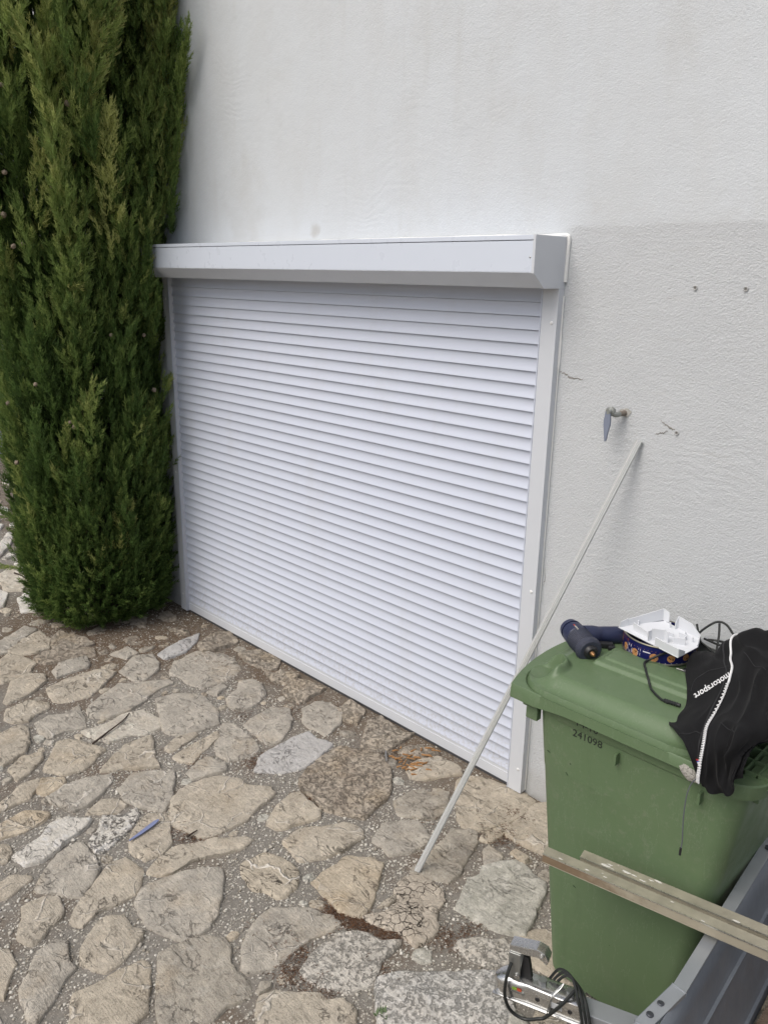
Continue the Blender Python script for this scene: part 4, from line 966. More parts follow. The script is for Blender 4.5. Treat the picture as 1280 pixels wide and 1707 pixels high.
MTIN = NB('blue_tin_print'); tz = MTIN.sep()
MTIN = MTIN.done((.012, .014, .115), .28, .35)
MTINM = simple('tin_metal_edge', (.30, .28, .22), .35, .85); MCOOK = simple('biscuit_print', (.46, .22, .085), .5, var=.35, nscale=110)
MWPR = simple('white_print', (.62, .60, .68), .5); MDRED = simple('dark_red_print', (.14, .03, .02), .4); MCHOC = simple('choc_chip_print', (.05, .022, .012), .5)
tc = Vector((.792, -.372, 1.1065)); TR = .114; TH = .058
tin = empty('biscuit_tin', tc); tag(tin, 'round blue biscuit tin with printed biscuits holding white plastic pieces', 'biscuit tin')
MB().lathe((0, 0, 0), (0, 0, TH), [(0, TR-.004), (.03, TR), (.97, TR), (1, TR+.001), (1, TR-.004), (.12, TR-.006), (.1, .0)], n=56, caps=False).build('tin_wall', MTIN, tin)
MB().tube([(TR*cos(a), TR*sin(a), .003) for a in np.linspace(0, 2*pi, 40)], .0034, 8, 2).build('bottom_bead', MTINM, tin)
MB().tube([(TR*cos(a), TR*sin(a), TH) for a in np.linspace(0, 2*pi, 40)], .0028, 8, 2).build('top_bead', MTINM, tin)
def tin_patch(a0, z, poly, mat, name, off=.0006):
    """flat print wrapped on the tin wall: polygon in (arc metres, z metres) round (a0, z)"""
    V = []; n = len(poly)
    V.append(((TR+off)*cos(a0), (TR+off)*sin(a0), z))
    for s_, zz in poly:
        a = a0+s_/TR; V.append(((TR+off)*cos(a), (TR+off)*sin(a), z+zz))
    return mesh_obj(name, V, [(0, 1+i, 1+(i+1) % n) for i in range(n)], mat, tin)
def disc(r, n=18, jit=.06): return [(r*(1+random.uniform(-jit, jit))*cos(2*pi*k/n), r*(1+random.uniform(-jit, jit))*sin(2*pi*k/n)) for k in range(n)]
random.seed(9)
for ad, z, r in ((-152, .028, .0125), (-128, .020, .0125), (-104, .019, .0125), (-72, .021, .0135), (-46, .024, .0125), (-172, .026, .011), (-20, .025, .012), (20, .024, .013), (60, .024, .013), (110, .024, .013), (150, .024, .013)):
    a0 = radians(ad); ck_ = tin_patch(a0, z, disc(r), MCOOK, 'printed_biscuit', .0006)
    for q in range(4): tin_patch(a0+random.uniform(-.06, .06), z+random.uniform(-.006, .006), disc(.0018, 7, .2), MCHOC, 'printed_chip', .0010)
for ad in range(-180, 180, 9): tin_patch(radians(ad), .0075, [(-.0016, -.0008), (.0016, -.0008), (.0016, .0008), (-.0016, .0008)], MWPR, 'printed_dash', .0007)
for ad in range(-178, 180, 6): tin_patch(radians(ad), .041, disc(.0011, 6, 0), MCOOK, 'printed_dot', .0007)
for ad in (-122, -116, -110, -96):   # pale snow-like print between the biscuits
    for q in range(5): tin_patch(radians(ad+random.uniform(-3, 3)), .024+random.uniform(-.011, .012), [(-.0005, -.004), (.0006, -.004), (.0008, .004), (-.0006, .004)], MWPR, 'printed_sparkle', .0011)
tin_patch(radians(-135), .046, [(-.030, -.004), (.030, -.004), (.030, .005), (-.030, .005)], MDRED, 'printed_band', .0008)
tin_patch(radians(-84), .033, [(-.012, -.002), (.012, -.002), (.012, .002), (-.012, .002)], MWPR, 'printed_caption', .0009)

MWP = NB('white_plastic'); MWP = MWP.done((.67, .685, .71), .34, 0, None, .5)
tray = empty('plastic_housing', (.792, -.37, 1.168)); tag(tray, 'open white plastic housing with upright tabs resting on the blue tin', 'plastic housing')
FL = Vector((.676, -.438, 1.166)); FRt = Vector((.912, -.497, 1.162)); BLk = Vector((.715, -.292, 1.180))
ex = (FRt-FL).normalized(); ey0 = (BLk-FL); ez = ex.cross(ey0).normalized(); ey = ez.cross(ex)
TF = Matrix(((ex.x, ey.x, ez.x, FL.x-.792), (ex.y, ey.y, ez.y, FL.y+.37), (ex.z, ey.z, ez.z, FL.z-1.168), (0, 0, 0, 1)))
def tb(x0, x1, y0_, y1_, z0, z1, m): m.prism([(x0, y0_), (x1, y0_), (x1, y1_), (x0, y1_)], z0, z1, TF)
TL_ = .240; TD = .150
MB().prism([(0, 0), (TL_, 0), (TL_-.006, .10), (.205, TD-.004), (.06, TD), (.012, .05)], 0, .0028, TF, bevel=.0006).build('base_plate', MWP, tray)
def wall_piece(p, q, h0, h1, name='wall_tab', th=.0022, z0=.0028):
    h0 = .0028+(h0-.0028)*1.3; h1 = .0028+(h1-.0028)*1.3
    p = Vector(p); q = Vector(q); d = (q-p).normalized(); n_ = Vector((-d.y, d.x))*th/2; bm = MB()
    pts = [(p-n_, h0), (q-n_, h1), (q+n_, h1), (p+n_, h0)]
    lo = [bm.bm.verts.new(TF @ Vector((a.x, a.y, z0))) for a, h in pts]; hi = [bm.bm.verts.new(TF @ Vector((a.x, a.y, h))) for a, h in pts]
    bm.bm.faces.new(list(reversed(lo))); bm.bm.faces.new(hi)
    for i in range(4): bm.bm.faces.new((lo[i], lo[(i+1) % 4], hi[(i+1) % 4], hi[i]))
    return bm.build(name, MWP, tray, smooth=False)
wall_piece((.010, .030), (.055, .150), .020, .036); wall_piece((.055, .150), (.078, .152), .036, .030)
wall_piece((.006, .004), (.012, .030), .018, .024); wall_piece((.001, .001), (.006, .004), .004, .018)
wall_piece((.118, .146), (.172, .145), .036, .032); wall_piece((.172, .145), (.205, .143), .032, .014); wall_piece((.118, .146), (.118, .132), .036, .02)
wall_piece((.205, .143), (.232, .098), .014, .008)
wall_piece((.045, .020), (.120, .020), .026, .016); wall_piece((.120, .020), (.150, .045), .034, .034); wall_piece((.120, .004), (.120, .020), .030, .030)
wall_piece((.150, .003), (.240, .003), .024, .024, th=.004); wall_piece((.240, .003), (.240, .03), .024, .012)
wall_piece((.150, .045), (.165, .045), .036, .030); wall_piece((.175, .055), (.205, .075), .018, .022)
wall_piece((.160, .100), (.185, .105), .016, .016); wall_piece((.185, .105), (.187, .085), .016, .010); wall_piece((.130, .085), (.150, .088), .012, .012)
for x, y in ((.03, .06), (.17, .12), (.205, .11), (.10, .13)):
    p = TF @ Vector((x, y, .0028)); q = TF @ Vector((x, y, .020)); MB().lathe(p, q, [(0, .0035), (1, .003)], n=10).build('screw_post', MWP, tray)
MDG = simple('dark_gap', (.02, .02, .03), .8)

# black cable: loops over the tin, tail on the lid ending in a strain relief
MCAB = simple('black_cable', (.012, .014, .013), .5)
cab = empty('black_cable', (.9, -.4, 1.1)); tag(cab, 'coiled black power cable between the tin and the jacket', 'cable')
def CL(ps): return [Vector(p)-Vector((.9, -.4, 1.1)) for p in ps]
MB().tube(CL([(.892, -.36, 1.150), (.890, -.315, 1.178), (.905, -.27, 1.20), (.925, -.25, 1.212), (.955, -.25, 1.205), (1.00, -.27, 1.17), (1.05, -.33, 1.17)]), .0038, 8, 6).build('loop', MCAB, cab)
MB().tube(CL([(.850, -.235, 1.172), (.868, -.262, 1.160), (.888, -.285, 1.142), (.912, -.295, 1.135), (.945, -.31, 1.128), (.975, -.33, 1.135), (.99, -.31, 1.15), (.965, -.27, 1.155), (.93, -.26, 1.150), (.905, -.27, 1.148)]), .0038, 8, 6).build('loop', MCAB, cab)
MB().tube(CL([(.925, -.245, 1.205), (.935, -.262, 1.17), (.945, -.29, 1.14), (.955, -.315, 1.118)]), .0038, 8, 6).build('loop', MCAB, cab)
MB().tube(CL([(.895, -.275, 1.150), (.94, -.285, 1.150), (.98, -.29, 1.152), (1.04, -.33, 1.15)]), .0038, 8, 6).build('loop', MCAB, cab)
MB().tube(CL([(.862, -.455, 1.152), (.846, -.482, 1.145), (.826, -.504, 1.130), (.820, -.522, lid_z(.82, -.522)+.004), (.828, -.542, lid_z(.828, -.542)+.004), (.842, -.562, lid_z(.842, -.562)+.004), (.856, -.58, lid_z(.856, -.58)+.004), (.872, -.602, lid_z(.872, -.602)+.004), (.890, -.622, lid_z(.89, -.622)+.004), (.908, -.642, lid_z(.908, -.642)+.004), (.945, -.668, lid_z(.945, -.668)+.004), (.972, -.675, lid_z(.972, -.675)+.004)]), .0036, 8, 6).build('cord_end', MCAB, cab)
rl = [(0, .0045)]
for i in range(6): rl += [(.05+i*.15, .0068), (.12+i*.15, .0052)]
rl += [(1, .006)]
MB().lathe(CL([(.958, -.672, lid_z(.958, -.672)+.0055)])[0], CL([(1.005, -.668, lid_z(1.005, -.668)+.0065)])[0], rl, n=12).build('strain_relief', MCAB, cab)
MPIN = simple('plug_pin', (.62, .60, .56), .25, .9)
plug = empty('plug', (.905, -.462, 1.108)); tag(plug, 'small black plug with bright pins lying beside the tin', 'plug')
MB().lathe((.045, .012, 0), (.012, 0, 0), [(0, .008), (.5, .013), (1, .012)], n=14).build('plug_body', MBLK, plug)
for k in (-1, 1): MB().lathe((.012, k*.006, .001), (-.012, k*.006-.003, .001), [(0, .0024), (.9, .0024), (1, .001)], n=8).build('pin', MPIN, plug)
MGBX = simple('grey_metal_box', (.21, .22, .22), .45, .3, var=.15)
gb = empty('tool_case', (.93, -.245, 1.112)); tag(gb, 'small dull grey metal box half hidden behind the jacket', 'box')
MB().box((0, 0, 0), (.105, .075, .036), Matrix.Rotation(radians(-12), 3, 'Z'), bevel=.003).build('case', MGBX, gb)
MB().box((0, 0, .0195), (.112, .082, .004), Matrix.Rotation(radians(-12), 3, 'Z'), bevel=.0015).build('case_lid', simple('pale_metal_edge', (.45, .46, .46), .35, .5), gb)

# ------------------------------------------------------------------ jacket: one draped cloth sheet with real thickness
mj = NB('black_jersey'); wv_ = mj.noise(900, 2, .5)
cj = mj.mix(mj.noise(14, 4), (.0038, .0038, .0045), (.0060, .0060, .0068))
MJK = mj.done(cj, .88, 0, mj.bump(wv_, .0006, .5), .25)
mj.b.inputs['Sheen Weight'].default_value = .03; mj.b.inputs['Sheen Roughness'].default_value = .5
MZIP = simple('white_zip', (.74, .74, .74), .45); MTXT = simple('white_lettering', (.70, .70, .70), .55)
NET = [[(0.920,-0.300,1.090),(0.960,-0.270,1.090),(1.000,-0.260,1.090),(1.050,-0.250,1.090),(1.100,-0.250,1.100),(1.150,-0.250,1.090),(1.200,-0.250,1.080),(1.250,-0.260,1.070),(1.290,-0.280,1.050)],
[(0.912,-0.400,1.136),(0.931,-0.400,1.162),(0.961,-0.400,1.167),(0.988,-0.400,1.161),(1.007,-0.400,1.212),(1.049,-0.400,1.254),(1.096,-0.400,1.280),(1.155,-0.400,1.291),(1.219,-0.380,1.251)],
[(0.936,-0.490,1.124),(0.962,-0.490,1.150),(0.996,-0.490,1.171),(1.029,-0.490,1.192),(1.064,-0.490,1.224),(1.104,-0.490,1.254),(1.148,-0.490,1.270),(1.208,-0.490,1.274),(1.266,-0.460,1.223)],
[(0.984,-0.585,1.123),(1.010,-0.585,1.145),(1.042,-0.585,1.169),(1.076,-0.585,1.194),(1.106,-0.585,1.221),(1.145,-0.585,1.244),(1.188,-0.585,1.256),(1.242,-0.580,1.258),(1.289,-0.550,1.212)],
[(1.016,-0.665,1.106),(1.044,-0.665,1.133),(1.075,-0.665,1.157),(1.108,-0.665,1.185),(1.140,-0.665,1.210),(1.178,-0.665,1.229),(1.220,-0.665,1.242),(1.266,-0.650,1.235),(1.304,-0.620,1.193)],
[(1.009,-0.740,1.097),(1.049,-0.740,1.119),(1.090,-0.740,1.139),(1.123,-0.740,1.161),(1.158,-0.740,1.190),(1.203,-0.740,1.216),(1.247,-0.740,1.225),(1.279,-0.720,1.213),(1.306,-0.690,1.182)],
[(1.048,-0.800,1.116),(1.080,-0.800,1.123),(1.112,-0.800,1.134),(1.138,-0.800,1.153),(1.172,-0.800,1.179),(1.214,-0.800,1.201),(1.251,-0.800,1.207),(1.272,-0.760,1.186),(1.290,-0.730,1.164)],
[(1.096,-0.845,1.114),(1.118,-0.845,1.117),(1.139,-0.845,1.124),(1.163,-0.845,1.138),(1.190,-0.845,1.161),(1.214,-0.845,1.180),(1.242,-0.845,1.192),(1.250,-0.790,1.169),(1.261,-0.760,1.157)],
[(1.125,-0.860,1.089),(1.141,-0.860,1.089),(1.155,-0.860,1.092),(1.177,-0.860,1.100),(1.197,-0.860,1.116),(1.215,-0.860,1.135),(1.230,-0.860,1.153),(1.235,-0.835,1.151),(1.238,-0.820,1.152)],
[(1.143,-0.862,1.056),(1.153,-0.862,1.054),(1.166,-0.862,1.053),(1.184,-0.862,1.055),(1.202,-0.862,1.061),(1.217,-0.862,1.072),(1.229,-0.862,1.092),(1.236,-0.855,1.106),(1.238,-0.845,1.116)],
[(1.152,-0.855,1.028),(1.161,-0.855,1.022),(1.174,-0.855,1.018),(1.190,-0.855,1.015),(1.208,-0.855,1.016),(1.222,-0.855,1.029),(1.227,-0.855,1.049),(1.226,-0.855,1.066),(1.222,-0.855,1.078)]]
NET = np.array(NET, float)
JO = np.array([1.13, -.62, 1.12])
jk = empty('jacket', JO); tag(jk, 'crumpled black jacket with white zip thrown over the bin lid', 'jacket')
def cr(P, t):
    n = len(P)-1; i = min(int(t*n), n-1); f = t*n-i
    a, b_, c_, d_ = P[max(i-1, 0)], P[i], P[i+1], P[min(i+2, n)]
    return .5*((2*b_)+(c_-a)*f+(2*a-5*b_+4*c_-d_)*f*f+(3*b_-a-3*c_+d_)*f**3)
def jsurf(u, v): return cr([cr(row, u) for row in NET], v)
JU, JV = 110, 130
G = np.zeros((JV+1, JU+1, 3))
for j in range(JV+1):
    ctrl = None
    for i in range(JU+1): pass
rowsU = np.array([[cr(row, i/JU) for i in range(JU+1)] for row in NET])     # rows x JU+1 x 3
for i in range(JU+1):
    colp = list(rowsU[:, i])
    for j in range(JV+1): G[j, i] = cr(colp, j/JV)
gu = np.gradient(G, axis=1); gv = np.gradient(G, axis=0); NRM = np.cross(gv, gu); NRM /= np.maximum(np.linalg.norm(NRM, axis=2, keepdims=True), 1e-9)
camdir = np.array(cam.matrix_world.translation)-G.mean(axis=(0, 1))
if (NRM*np.array([0, -.6, .8])).sum(axis=2).mean() < 0: NRM = -NRM
ZUV = [(.617, .10), (.517, .175), (.483, .22), (.495, .275), (.470, .325), (.425, .40), (.395, .513), (.362, .613), (.315, .70), (.25, .788), (.15, .90), (.067, .975)]; ZV_ = [q[1] for q in ZUV]; ZU_ = [q[0] for q in ZUV]
DSP = np.zeros((JV+1, JU+1))
for j in range(JV+1):
    for i in range(JU+1):
        u, v = i/JU, j/JV; q = G[j, i]
        f1 = nz(u*3.2+v*1.4, v*2.3-u*.8, 1.6, 3)
        f2 = 1-abs(nz(u*2.6-v*1.0, v*2.2+u*1.6, 2.1, 8))*2
        edge = min(1, min(u, 1-u)*9+.25)
        zipband = 1-math.exp(-((u-float(np.interp(v, ZV_, ZU_)))/.09)**2)*.85
        DSP[j, i] = (.013*f1+.013*(f2-.3)*min(1, .30+u*1.5)*(1+1.3*min(1, max(0, (u-.55)/.15)))+.002*nz(u, v, 9, 5))*(1-.8*math.exp(-((u-.25)/.22)**4-((v-.33)/.11)**4))*edge*zipband
G2 = G+NRM*DSP[..., None]
gu = np.gradient(G2, axis=1); gv = np.gradient(G2, axis=0); N2 = np.cross(gv, gu); N2 /= np.maximum(np.linalg.norm(N2, axis=2, keepdims=True), 1e-9)
if (N2*NRM).sum() < 0: N2 = -N2
idx = lambda j, i: j*(JU+1)+i
JF = [(idx(j, i), idx(j, i+1), idx(j+1, i+1), idx(j+1, i)) for j in range(JV) for i in range(JU)]
nn = (JV+1)*(JU+1)
top = (G2-JO).reshape(-1, 3); bot = (G2-N2*.006-JO).reshape(-1, 3)
JF2 = [tuple(reversed([k+nn for k in f])) for f in JF]
bdj = [idx(0, i) for i in range(JU+1)]+[idx(j, JU) for j in range(1, JV+1)]+[idx(JV, i) for i in range(JU-1, -1, -1)]+[idx(j, 0) for j in range(JV-1, 0, -1)]
JF3 = [(bdj[k], bdj[(k+1) % len(bdj)], bdj[(k+1) % len(bdj)]+nn, bdj[k]+nn) for k in range(len(bdj))]
cl = mesh_obj('cloth', np.concatenate([top, bot]), JF+JF2+JF3, MJK, jk, smooth=True); cl.data.set_sharp_from_angle(angle=radians(70))
def jpt(u, v, off=0.0):
    x = np.clip(u, 0, 1)*JU; y = np.clip(v, 0, 1)*JV; i = min(int(x), JU-1); j = min(int(y), JV-1); fx, fy = x-i, y-j
    W_ = lambda A: A[j, i]*(1-fx)*(1-fy)+A[j, i+1]*fx*(1-fy)+A[j+1, i]*(1-fx)*fy+A[j+1, i+1]*fx*fy
    n_ = W_(N2); n_ = n_/np.linalg.norm(n_); return W_(G2)+n_*off-JO, n_
def jnear(px, py, off):
    """surface parameter of the point nearest a given line of sight is not needed: zip and print are laid by (u, v)"""
ZUV = [(.617, .10), (.517, .175), (.483, .22), (.495, .275), (.470, .325), (.425, .40), (.395, .513), (.362, .613), (.315, .70), (.25, .788), (.15, .90), (.067, .975)]
zp = [jpt(*cr([np.array(q) for q in ZUV], t), off=.0035)[0] for t in np.linspace(0, 1, 64)]
MB().tube([tuple(p) for p in zp], lambda t: .0034 if t < .40 else .0020, 8, 2).build('zip', MZIP, jk)
# teeth along the lower half of the zip
def ribbon(u0f, wdt, off, mat, name, t0=0, t1=1):
    V = []; F = []
    ts = np.linspace(t0, t1, 60)
    for k, t in enumerate(ts):
        q = cr([np.array(a) for a in ZUV], t)
        for s_ in (-1, 1):
            p, n_ = jpt(q[0]+u0f+s_*wdt, q[1], off); V.append(p)
    for k in range(len(ts)-1): F.append((2*k, 2*k+1, 2*k+3, 2*k+2))
    return mesh_obj(name, V, F, mat, jk, smooth=True)
tm = MB()
for t in np.linspace(.41, 1.0, 44):
    q = cr([np.array(a) for a in ZUV], t); p, n_ = jpt(q[0], q[1], .0058); p2, _ = jpt(q[0]+.012, q[1], .0058)
    d = Vector(p2-p).normalized(); N_ = Vector(n_); tm.box(p, (.0085, .0026, .004), Matrix((d, N_.cross(d), N_)).transposed())
tm.build('zip_teeth', MZIP, jk, smooth=False)
MSEAM = simple('black_seam', (.017, .017, .019), .8)
ribbon(-.062, .006, .0016, MSEAM, 'placket_seam')
def seam(uv, r=.0011):
    MB().tube([tuple(jpt(*cr([np.array(q) for q in uv], t), off=.0008)[0]) for t in np.linspace(0, 1, 30)], r, 6, 2).build('seam', MSEAM, jk)
for uv in ([(.067, .325), (.117, .275), (.25, .25), (.45, .25)], [(.017, .65), (.167, .625), (.3, .625)], [(.483, .588), (.55, .638), (.667, .688)], [(.6, .213), (.667, .275), (.75, .312)]): seam(uv)
MRD = simple('red_tape', (.45, .02, .015), .5); MBLU = simple('blue_tape', (.05, .12, .45), .5)
for (v_, mat) in ((.790, MRD), (.790+.012, MBLU), (.790+.022, MTXT)):
    q0 = [jpt(.225-.075+.075*k/6, v_, .0022)[0] for k in range(7)]
    q1 = [jpt(.225-.075+.075*k/6, v_+.010, .0022)[0] for k in range(7)]
    mesh_obj('tape_stripe', q0+q1, [(k, k+1, k+8, k+7) for k in range(6)], mat, jk)
# lettering follows the cloth
tme = text_mesh('motorsport', 1.0, None, MTXT, None, None, bold=.022)
bmt = bmesh.new(); bmt.from_mesh(tme); bmesh.ops.triangulate(bmt, faces=bmt.faces[:]); bmesh.ops.subdivide_edges(bmt, edges=bmt.edges[:], cuts=1)
xs = [v.co.x for v in bmt.verts]; TW = max(xs)-min(xs); xm = min(xs)
TA, TB_, TUP = np.array((.455, .290)), np.array((.100, .350)), np.array((.030, .038))
for v in bmt.verts:
    s_ = (v.co.x-xm)/TW; h = v.co.y/.75
    uv = TA+(TB_-TA)*s_+TUP*h
    v.co = Vector(jpt(uv[0], uv[1], .0022)[0])
bmt.to_mesh(tme); bmt.free(); tme.name = 'lettering'; link(bpy.data.objects.new('lettering', tme), jk)
# drawcord
MCORD = simple('grey_cord', (.10, .105, .12), .6)
dc = [Vector(p)-Vector(JO) for p in [(1.151, -.850, 1.040), (1.136, -.856, 1.011), (1.131, -.862, .974), (1.131, -.862, .910), (1.136, -.860, .837), (1.135, -.860, .803)]]
MB().tube([tuple(p) for p in dc], .0016, 6, 8).build('drawcord', MCORD, jk)
MB().lathe(dc[-1]+Vector((0, 0, .012)), dc[-1]-Vector((0, 0, .010)), [(0, .0032), (1, .0034)], n=8).build('cord_tip', MBLK, jk)
# pale fluffy scrap caught under the lid edge
MFLF = simple('pale_fleece', (.42, .40, .36), .95, var=.5, nscale=160, bump=.01, bscale=180)
sm = MB().ball((0, 0, 0), .028, (1.15, .42, .72), 28, 18)
for v in sm.bm.verts: v.co *= 1+.16*nz(v.co.x*60, v.co.z*60, 1, 3)+.10*nz(v.co.x*170, v.co.z*170, 1, 6)
so_ = sm.build('fleece_scrap', MFLF); so_.location = (1.118, -.826, 1.022); so_.rotation_euler = (0, radians(25), 0)
tag(so_, 'small pale mottled fleece scrap hanging under the jacket hem', 'cloth scrap')
# ------------------------------------------------------------------ leaning strip
MSTRIP = simple('offwhite_strip', (.72, .725, .71), .45, var=.03, nscale=20); MSTRIP2 = simple('strip_edge', (.46, .47, .46), .55)
pa = Vector((.091, -.728, .012)); pb = Vector((.460, -.006, 1.700)); L = (pb-pa).length
pole = empty('trim_strip', pa); d = (pb-pa).normalized(); s_ = d.cross(Vector((.75, -.6, .2))).normalized(); n_ = d.cross(s_)
if n_.dot(Vector((1, -1, 1))) < 0: n_ = -n_
R_ = Matrix((s_, n_, d)).transposed()
tag(pole, 'long thin off white plastic strip leaning against the wall', 'strip')
def st(sx, ny, w_, h_, mat, name): MB().box(d*(L/2)+s_*sx+n_*ny, (w_, h_, L), R_, bevel=.0008).build(name, mat, pole)
st(0, 0, .022, .008, MSTRIP2, 'back_channel'); st(-.0070, .006, .0068, .006, MSTRIP, 'face_rib'); st(.0014, .0065, .0068, .0065, MSTRIP, 'face_rib'); st(.0088, .0052, .0036, .004, MSTRIP2, 'edge_rib')

# ------------------------------------------------------------------ garden tap on the wall
MTAP = simple('tap_metal', (.30, .31, .29), .4, .7, var=.2, nscale=80); MLEV = simple('grey_blue_lever', (.20, .225, .29), .5, var=.1)
MRUST = simple('rusty_pipe', (.24, .205, .17), .85, .2, var=.4, nscale=120, bump=.004)
tap = empty('garden_tap', (.374, -.045, 1.798)); tag(tap, 'small metal wall tap with hanging grey blue lever', 'tap')
MB().lathe((.012, .055, -.006), (.010, .012, -.006), [(0, .013), (.3, .0105), (1, .0095)], n=14).build('wall_pipe', MRUST, tap)
MB().tube([(.010, .014, -.006), (.006, -.004, -.008), (-.008, -.010, -.002)], .010, 10, 4).ball((-.012, -.006, .002), .0165).build('valve_body', MTAP, tap)
MB().lathe((-.012, -.008, .002), (-.014, -.030, .004), [(0, .017), (.5, .017), (.55, .013), (.8, .013), (1, .009)], n=18).build('spindle_nut', MTAP, tap)
lf = Matrix(((1, 0, 0, -.014), (0, 0, -1, -.026), (0, 1, 0, .004), (0, 0, 0, 1)))
MB().prism([(-.010, 0), (.010, 0), (.013, -.03), (.0145, -.05), (.006, -.085), (.004, -.108), (-.004, -.112), (-.007, -.085), (-.014, -.05), (-.0125, -.03)], -.004, .004, lf, bevel=.0022).build('lever', MLEV, tap)
mesh_obj('filler_patch', [(.0+.022*cos(a)*(1+.2*sin(3*a))+.016, .0462, -.004+.016*sin(a)*(1+.15*cos(5*a))) for a in np.linspace(0, 2*pi, 17)[:-1]], [tuple(range(16))], simple('tap_filler', (.48, .465, .43), .95, var=.3, nscale=90, bump=.006), tap)

# ------------------------------------------------------------------ trailer
MGAL = simple('galvanised_sheet', (.22, .24, .27), .45, .5, var=.16, nscale=9, bump=.0012, bscale=40)
MGAL2 = simple('galvanised_rim', (.34, .36, .38), .45, .45, var=.10, nscale=14)
MZNC = simple('zinc_plate', (.56, .56, .55), .24, .92, var=.10, nscale=30); MZN2 = simple('zinc_dull', (.36, .37, .36), .36, .85, var=.15, nscale=40)
MSCB = simple('grime_black', (.015, .015, .016), .6); MPLY = simple('weathered_board', (.17, .125, .09), .95, var=.35, nscale=50, bump=.006, bscale=120)
TOx, TOy = 1.30, -1.05
trl = empty('trailer', (TOx, TOy, 0)); tag(trl, 'small grey galvanised car trailer parked in front of the green bin', 'trailer')
def TL(p): return Vector(p)-Vector((TOx, TOy, 0))
ya, yb = -1.72, -.30
def fx(z): return 1.243+(.6-z)*.262           # sloping front wall of the tub
def fpt(y, z, out=0.0):                         # out = towards the inside of the tub
    return TL((fx(z)-.062*(y+.72)+out, y, z))
zs = [.600, .520, .470, .4565, .452, .4475, .38, .31, .292, .2785, .274, .2695, .245, .225]
ro = {.4565: .004, .452: .010, .4475: .004, .2785: .004, .274: .010, .2695: .004}
ys = np.linspace(yb, -1.10, 8).tolist()+[-1.30, ya]
V = []; F = []
for y in ys:
    for z in zs: V.append(fpt(y, z, ro.get(z, 0)))
m = len(zs)
for j in range(len(ys)-1):
    for i in range(m-1): F.append((j*m+i, j*m+i+1, (j+1)*m+i+1, (j+1)*m+i))
fp = mesh_obj('front_panel', V, F, MGAL, trl, smooth=True); fp.data.set_sharp_from_angle(angle=radians(25))
so2 = fp.modifiers.new('thickness', 'SOLIDIFY'); so2.thickness = .0025; so2.offset = 0
def rim_seg(p, q, w0, th, name='top_rim', bev=.002):
    p, q = Vector(p), Vector(q); d = (q-p); L_ = d.length; d.normalize(); s2 = Vector((0, 0, 1)).cross(d).normalized(); u2 = d.cross(s2)
    return MB().box(TL((p+q)/2), (L_, w0, th), Matrix((d, s2, u2)).transposed(), bevel=bev).build(name, MGAL2, trl)
rim_a = Vector((1.198, -.30, .603)); rim_b = Vector((1.2475, -1.085, .603)); rim_c = Vector((1.232, -1.235, .596))
rim_seg(rim_a+Vector((.015, 0, 0)), rim_b+Vector((.015, 0, 0)), .034, .007)
rim_seg(rim_b+Vector((.0145, .004, -.001)), rim_c+Vector((.012, 0, 0)), .036, .008)
rim_seg(rim_c+Vector((.013, .004, -.001)), Vector((1.30, ya, .598)), .036, .007)
MGRB = simple('grimy_bolt', (.07, .075, .085), .5, .6)
for (x, y) in ((1.247, -1.150), (1.243, -1.196)):
    MB().lathe(TL((x+.002, y, .598)), TL((x+.002, y, .6065)), [(0, .0085), (.8, .0085), (1, .006)], n=12).build('bolt', MGRB, trl)
MB().lathe(TL((1.226, -.405, .600)), TL((1.226, -.405, .612)), [(0, .011), (1, .011)], n=6).build('bolt', MGRB, trl)
MB().span(TL((1.345, ya, .215)), TL((2.7, yb, .232))).build('floor', MPLY, trl, smooth=False)
for y in (ya, yb):
    MB().span(TL((1.36, y-.002, .232)), TL((2.7, y+.002, .60))).build('side_panel', MGAL, trl, smooth=False)
    MB().span(TL((1.26, y-.016, .600)), TL((2.7, y+.016, .607)), bevel=.002).build('side_rim', MGAL2, trl)
MB().span(TL((2.698, ya, .232)), TL((2.702, yb, .60))).build('tail_panel', MGAL, trl, smooth=False)
for y in (ya-.12, yb+.10):
    wl = MB().lathe(TL((2.05, y-.07, .26)), TL((2.05, y+.07, .26)), [(0, .19), (.1, .25), (.9, .25), (1, .19)], n=36).build('wheel', MTYRE, trl)
    MB().lathe(TL((2.05, y-.06, .26)), TL((2.05, y+.072, .26)), [(0, .03), (.3, .15), (.9, .16), (1, .10)], n=24).build('hub', MZN2, wl)
MB().lathe(TL((2.05, ya-.1, .24)), TL((2.05, yb+.1, .24)), [(0, .02), (1, .02)], n=12).build('axle', MSCB, trl)
# drawbar and coupling
N0 = Vector((.772, -1.138, .325)); N1 = Vector((1.32, -.965, .352)); dx = (N1-N0).normalized(); dy = Vector((0, 0, 1)).cross(dx).normalized(); dz = dx.cross(dy)
HF = Matrix(((dx.x, dy.x, dz.x, 0), (dx.y, dy.y, dz.y, 0), (dx.z, dy.z, dz.z, 0), (0, 0, 0, 1)))
T0 = Matrix.Translation(TL(N0)) @ HF
def hp(x, y, z): return T0 @ Vector((x, y, z))
HR = Matrix((dx, dy, dz)).transposed()
def hbox(m, a, b, bev=.002): 
    c_ = (Vector(a)+Vector(b))/2; return m.box(hp(*c_), [abs(a[i]-b[i]) for i in range(3)], HR, bevel=bev)
hbox(MB(), (.17, -.030, -.050), (.62, .030, .004), .004).build('drawbar', MGAL2, trl)
arm2 = MB().box(TL((1.13, -1.16, .30)), (.46, .05, .05), Matrix.Rotation(radians(-32), 3, 'Z'), bevel=.004).build('drawbar', MGAL2, trl) if False else None
cp = MB()
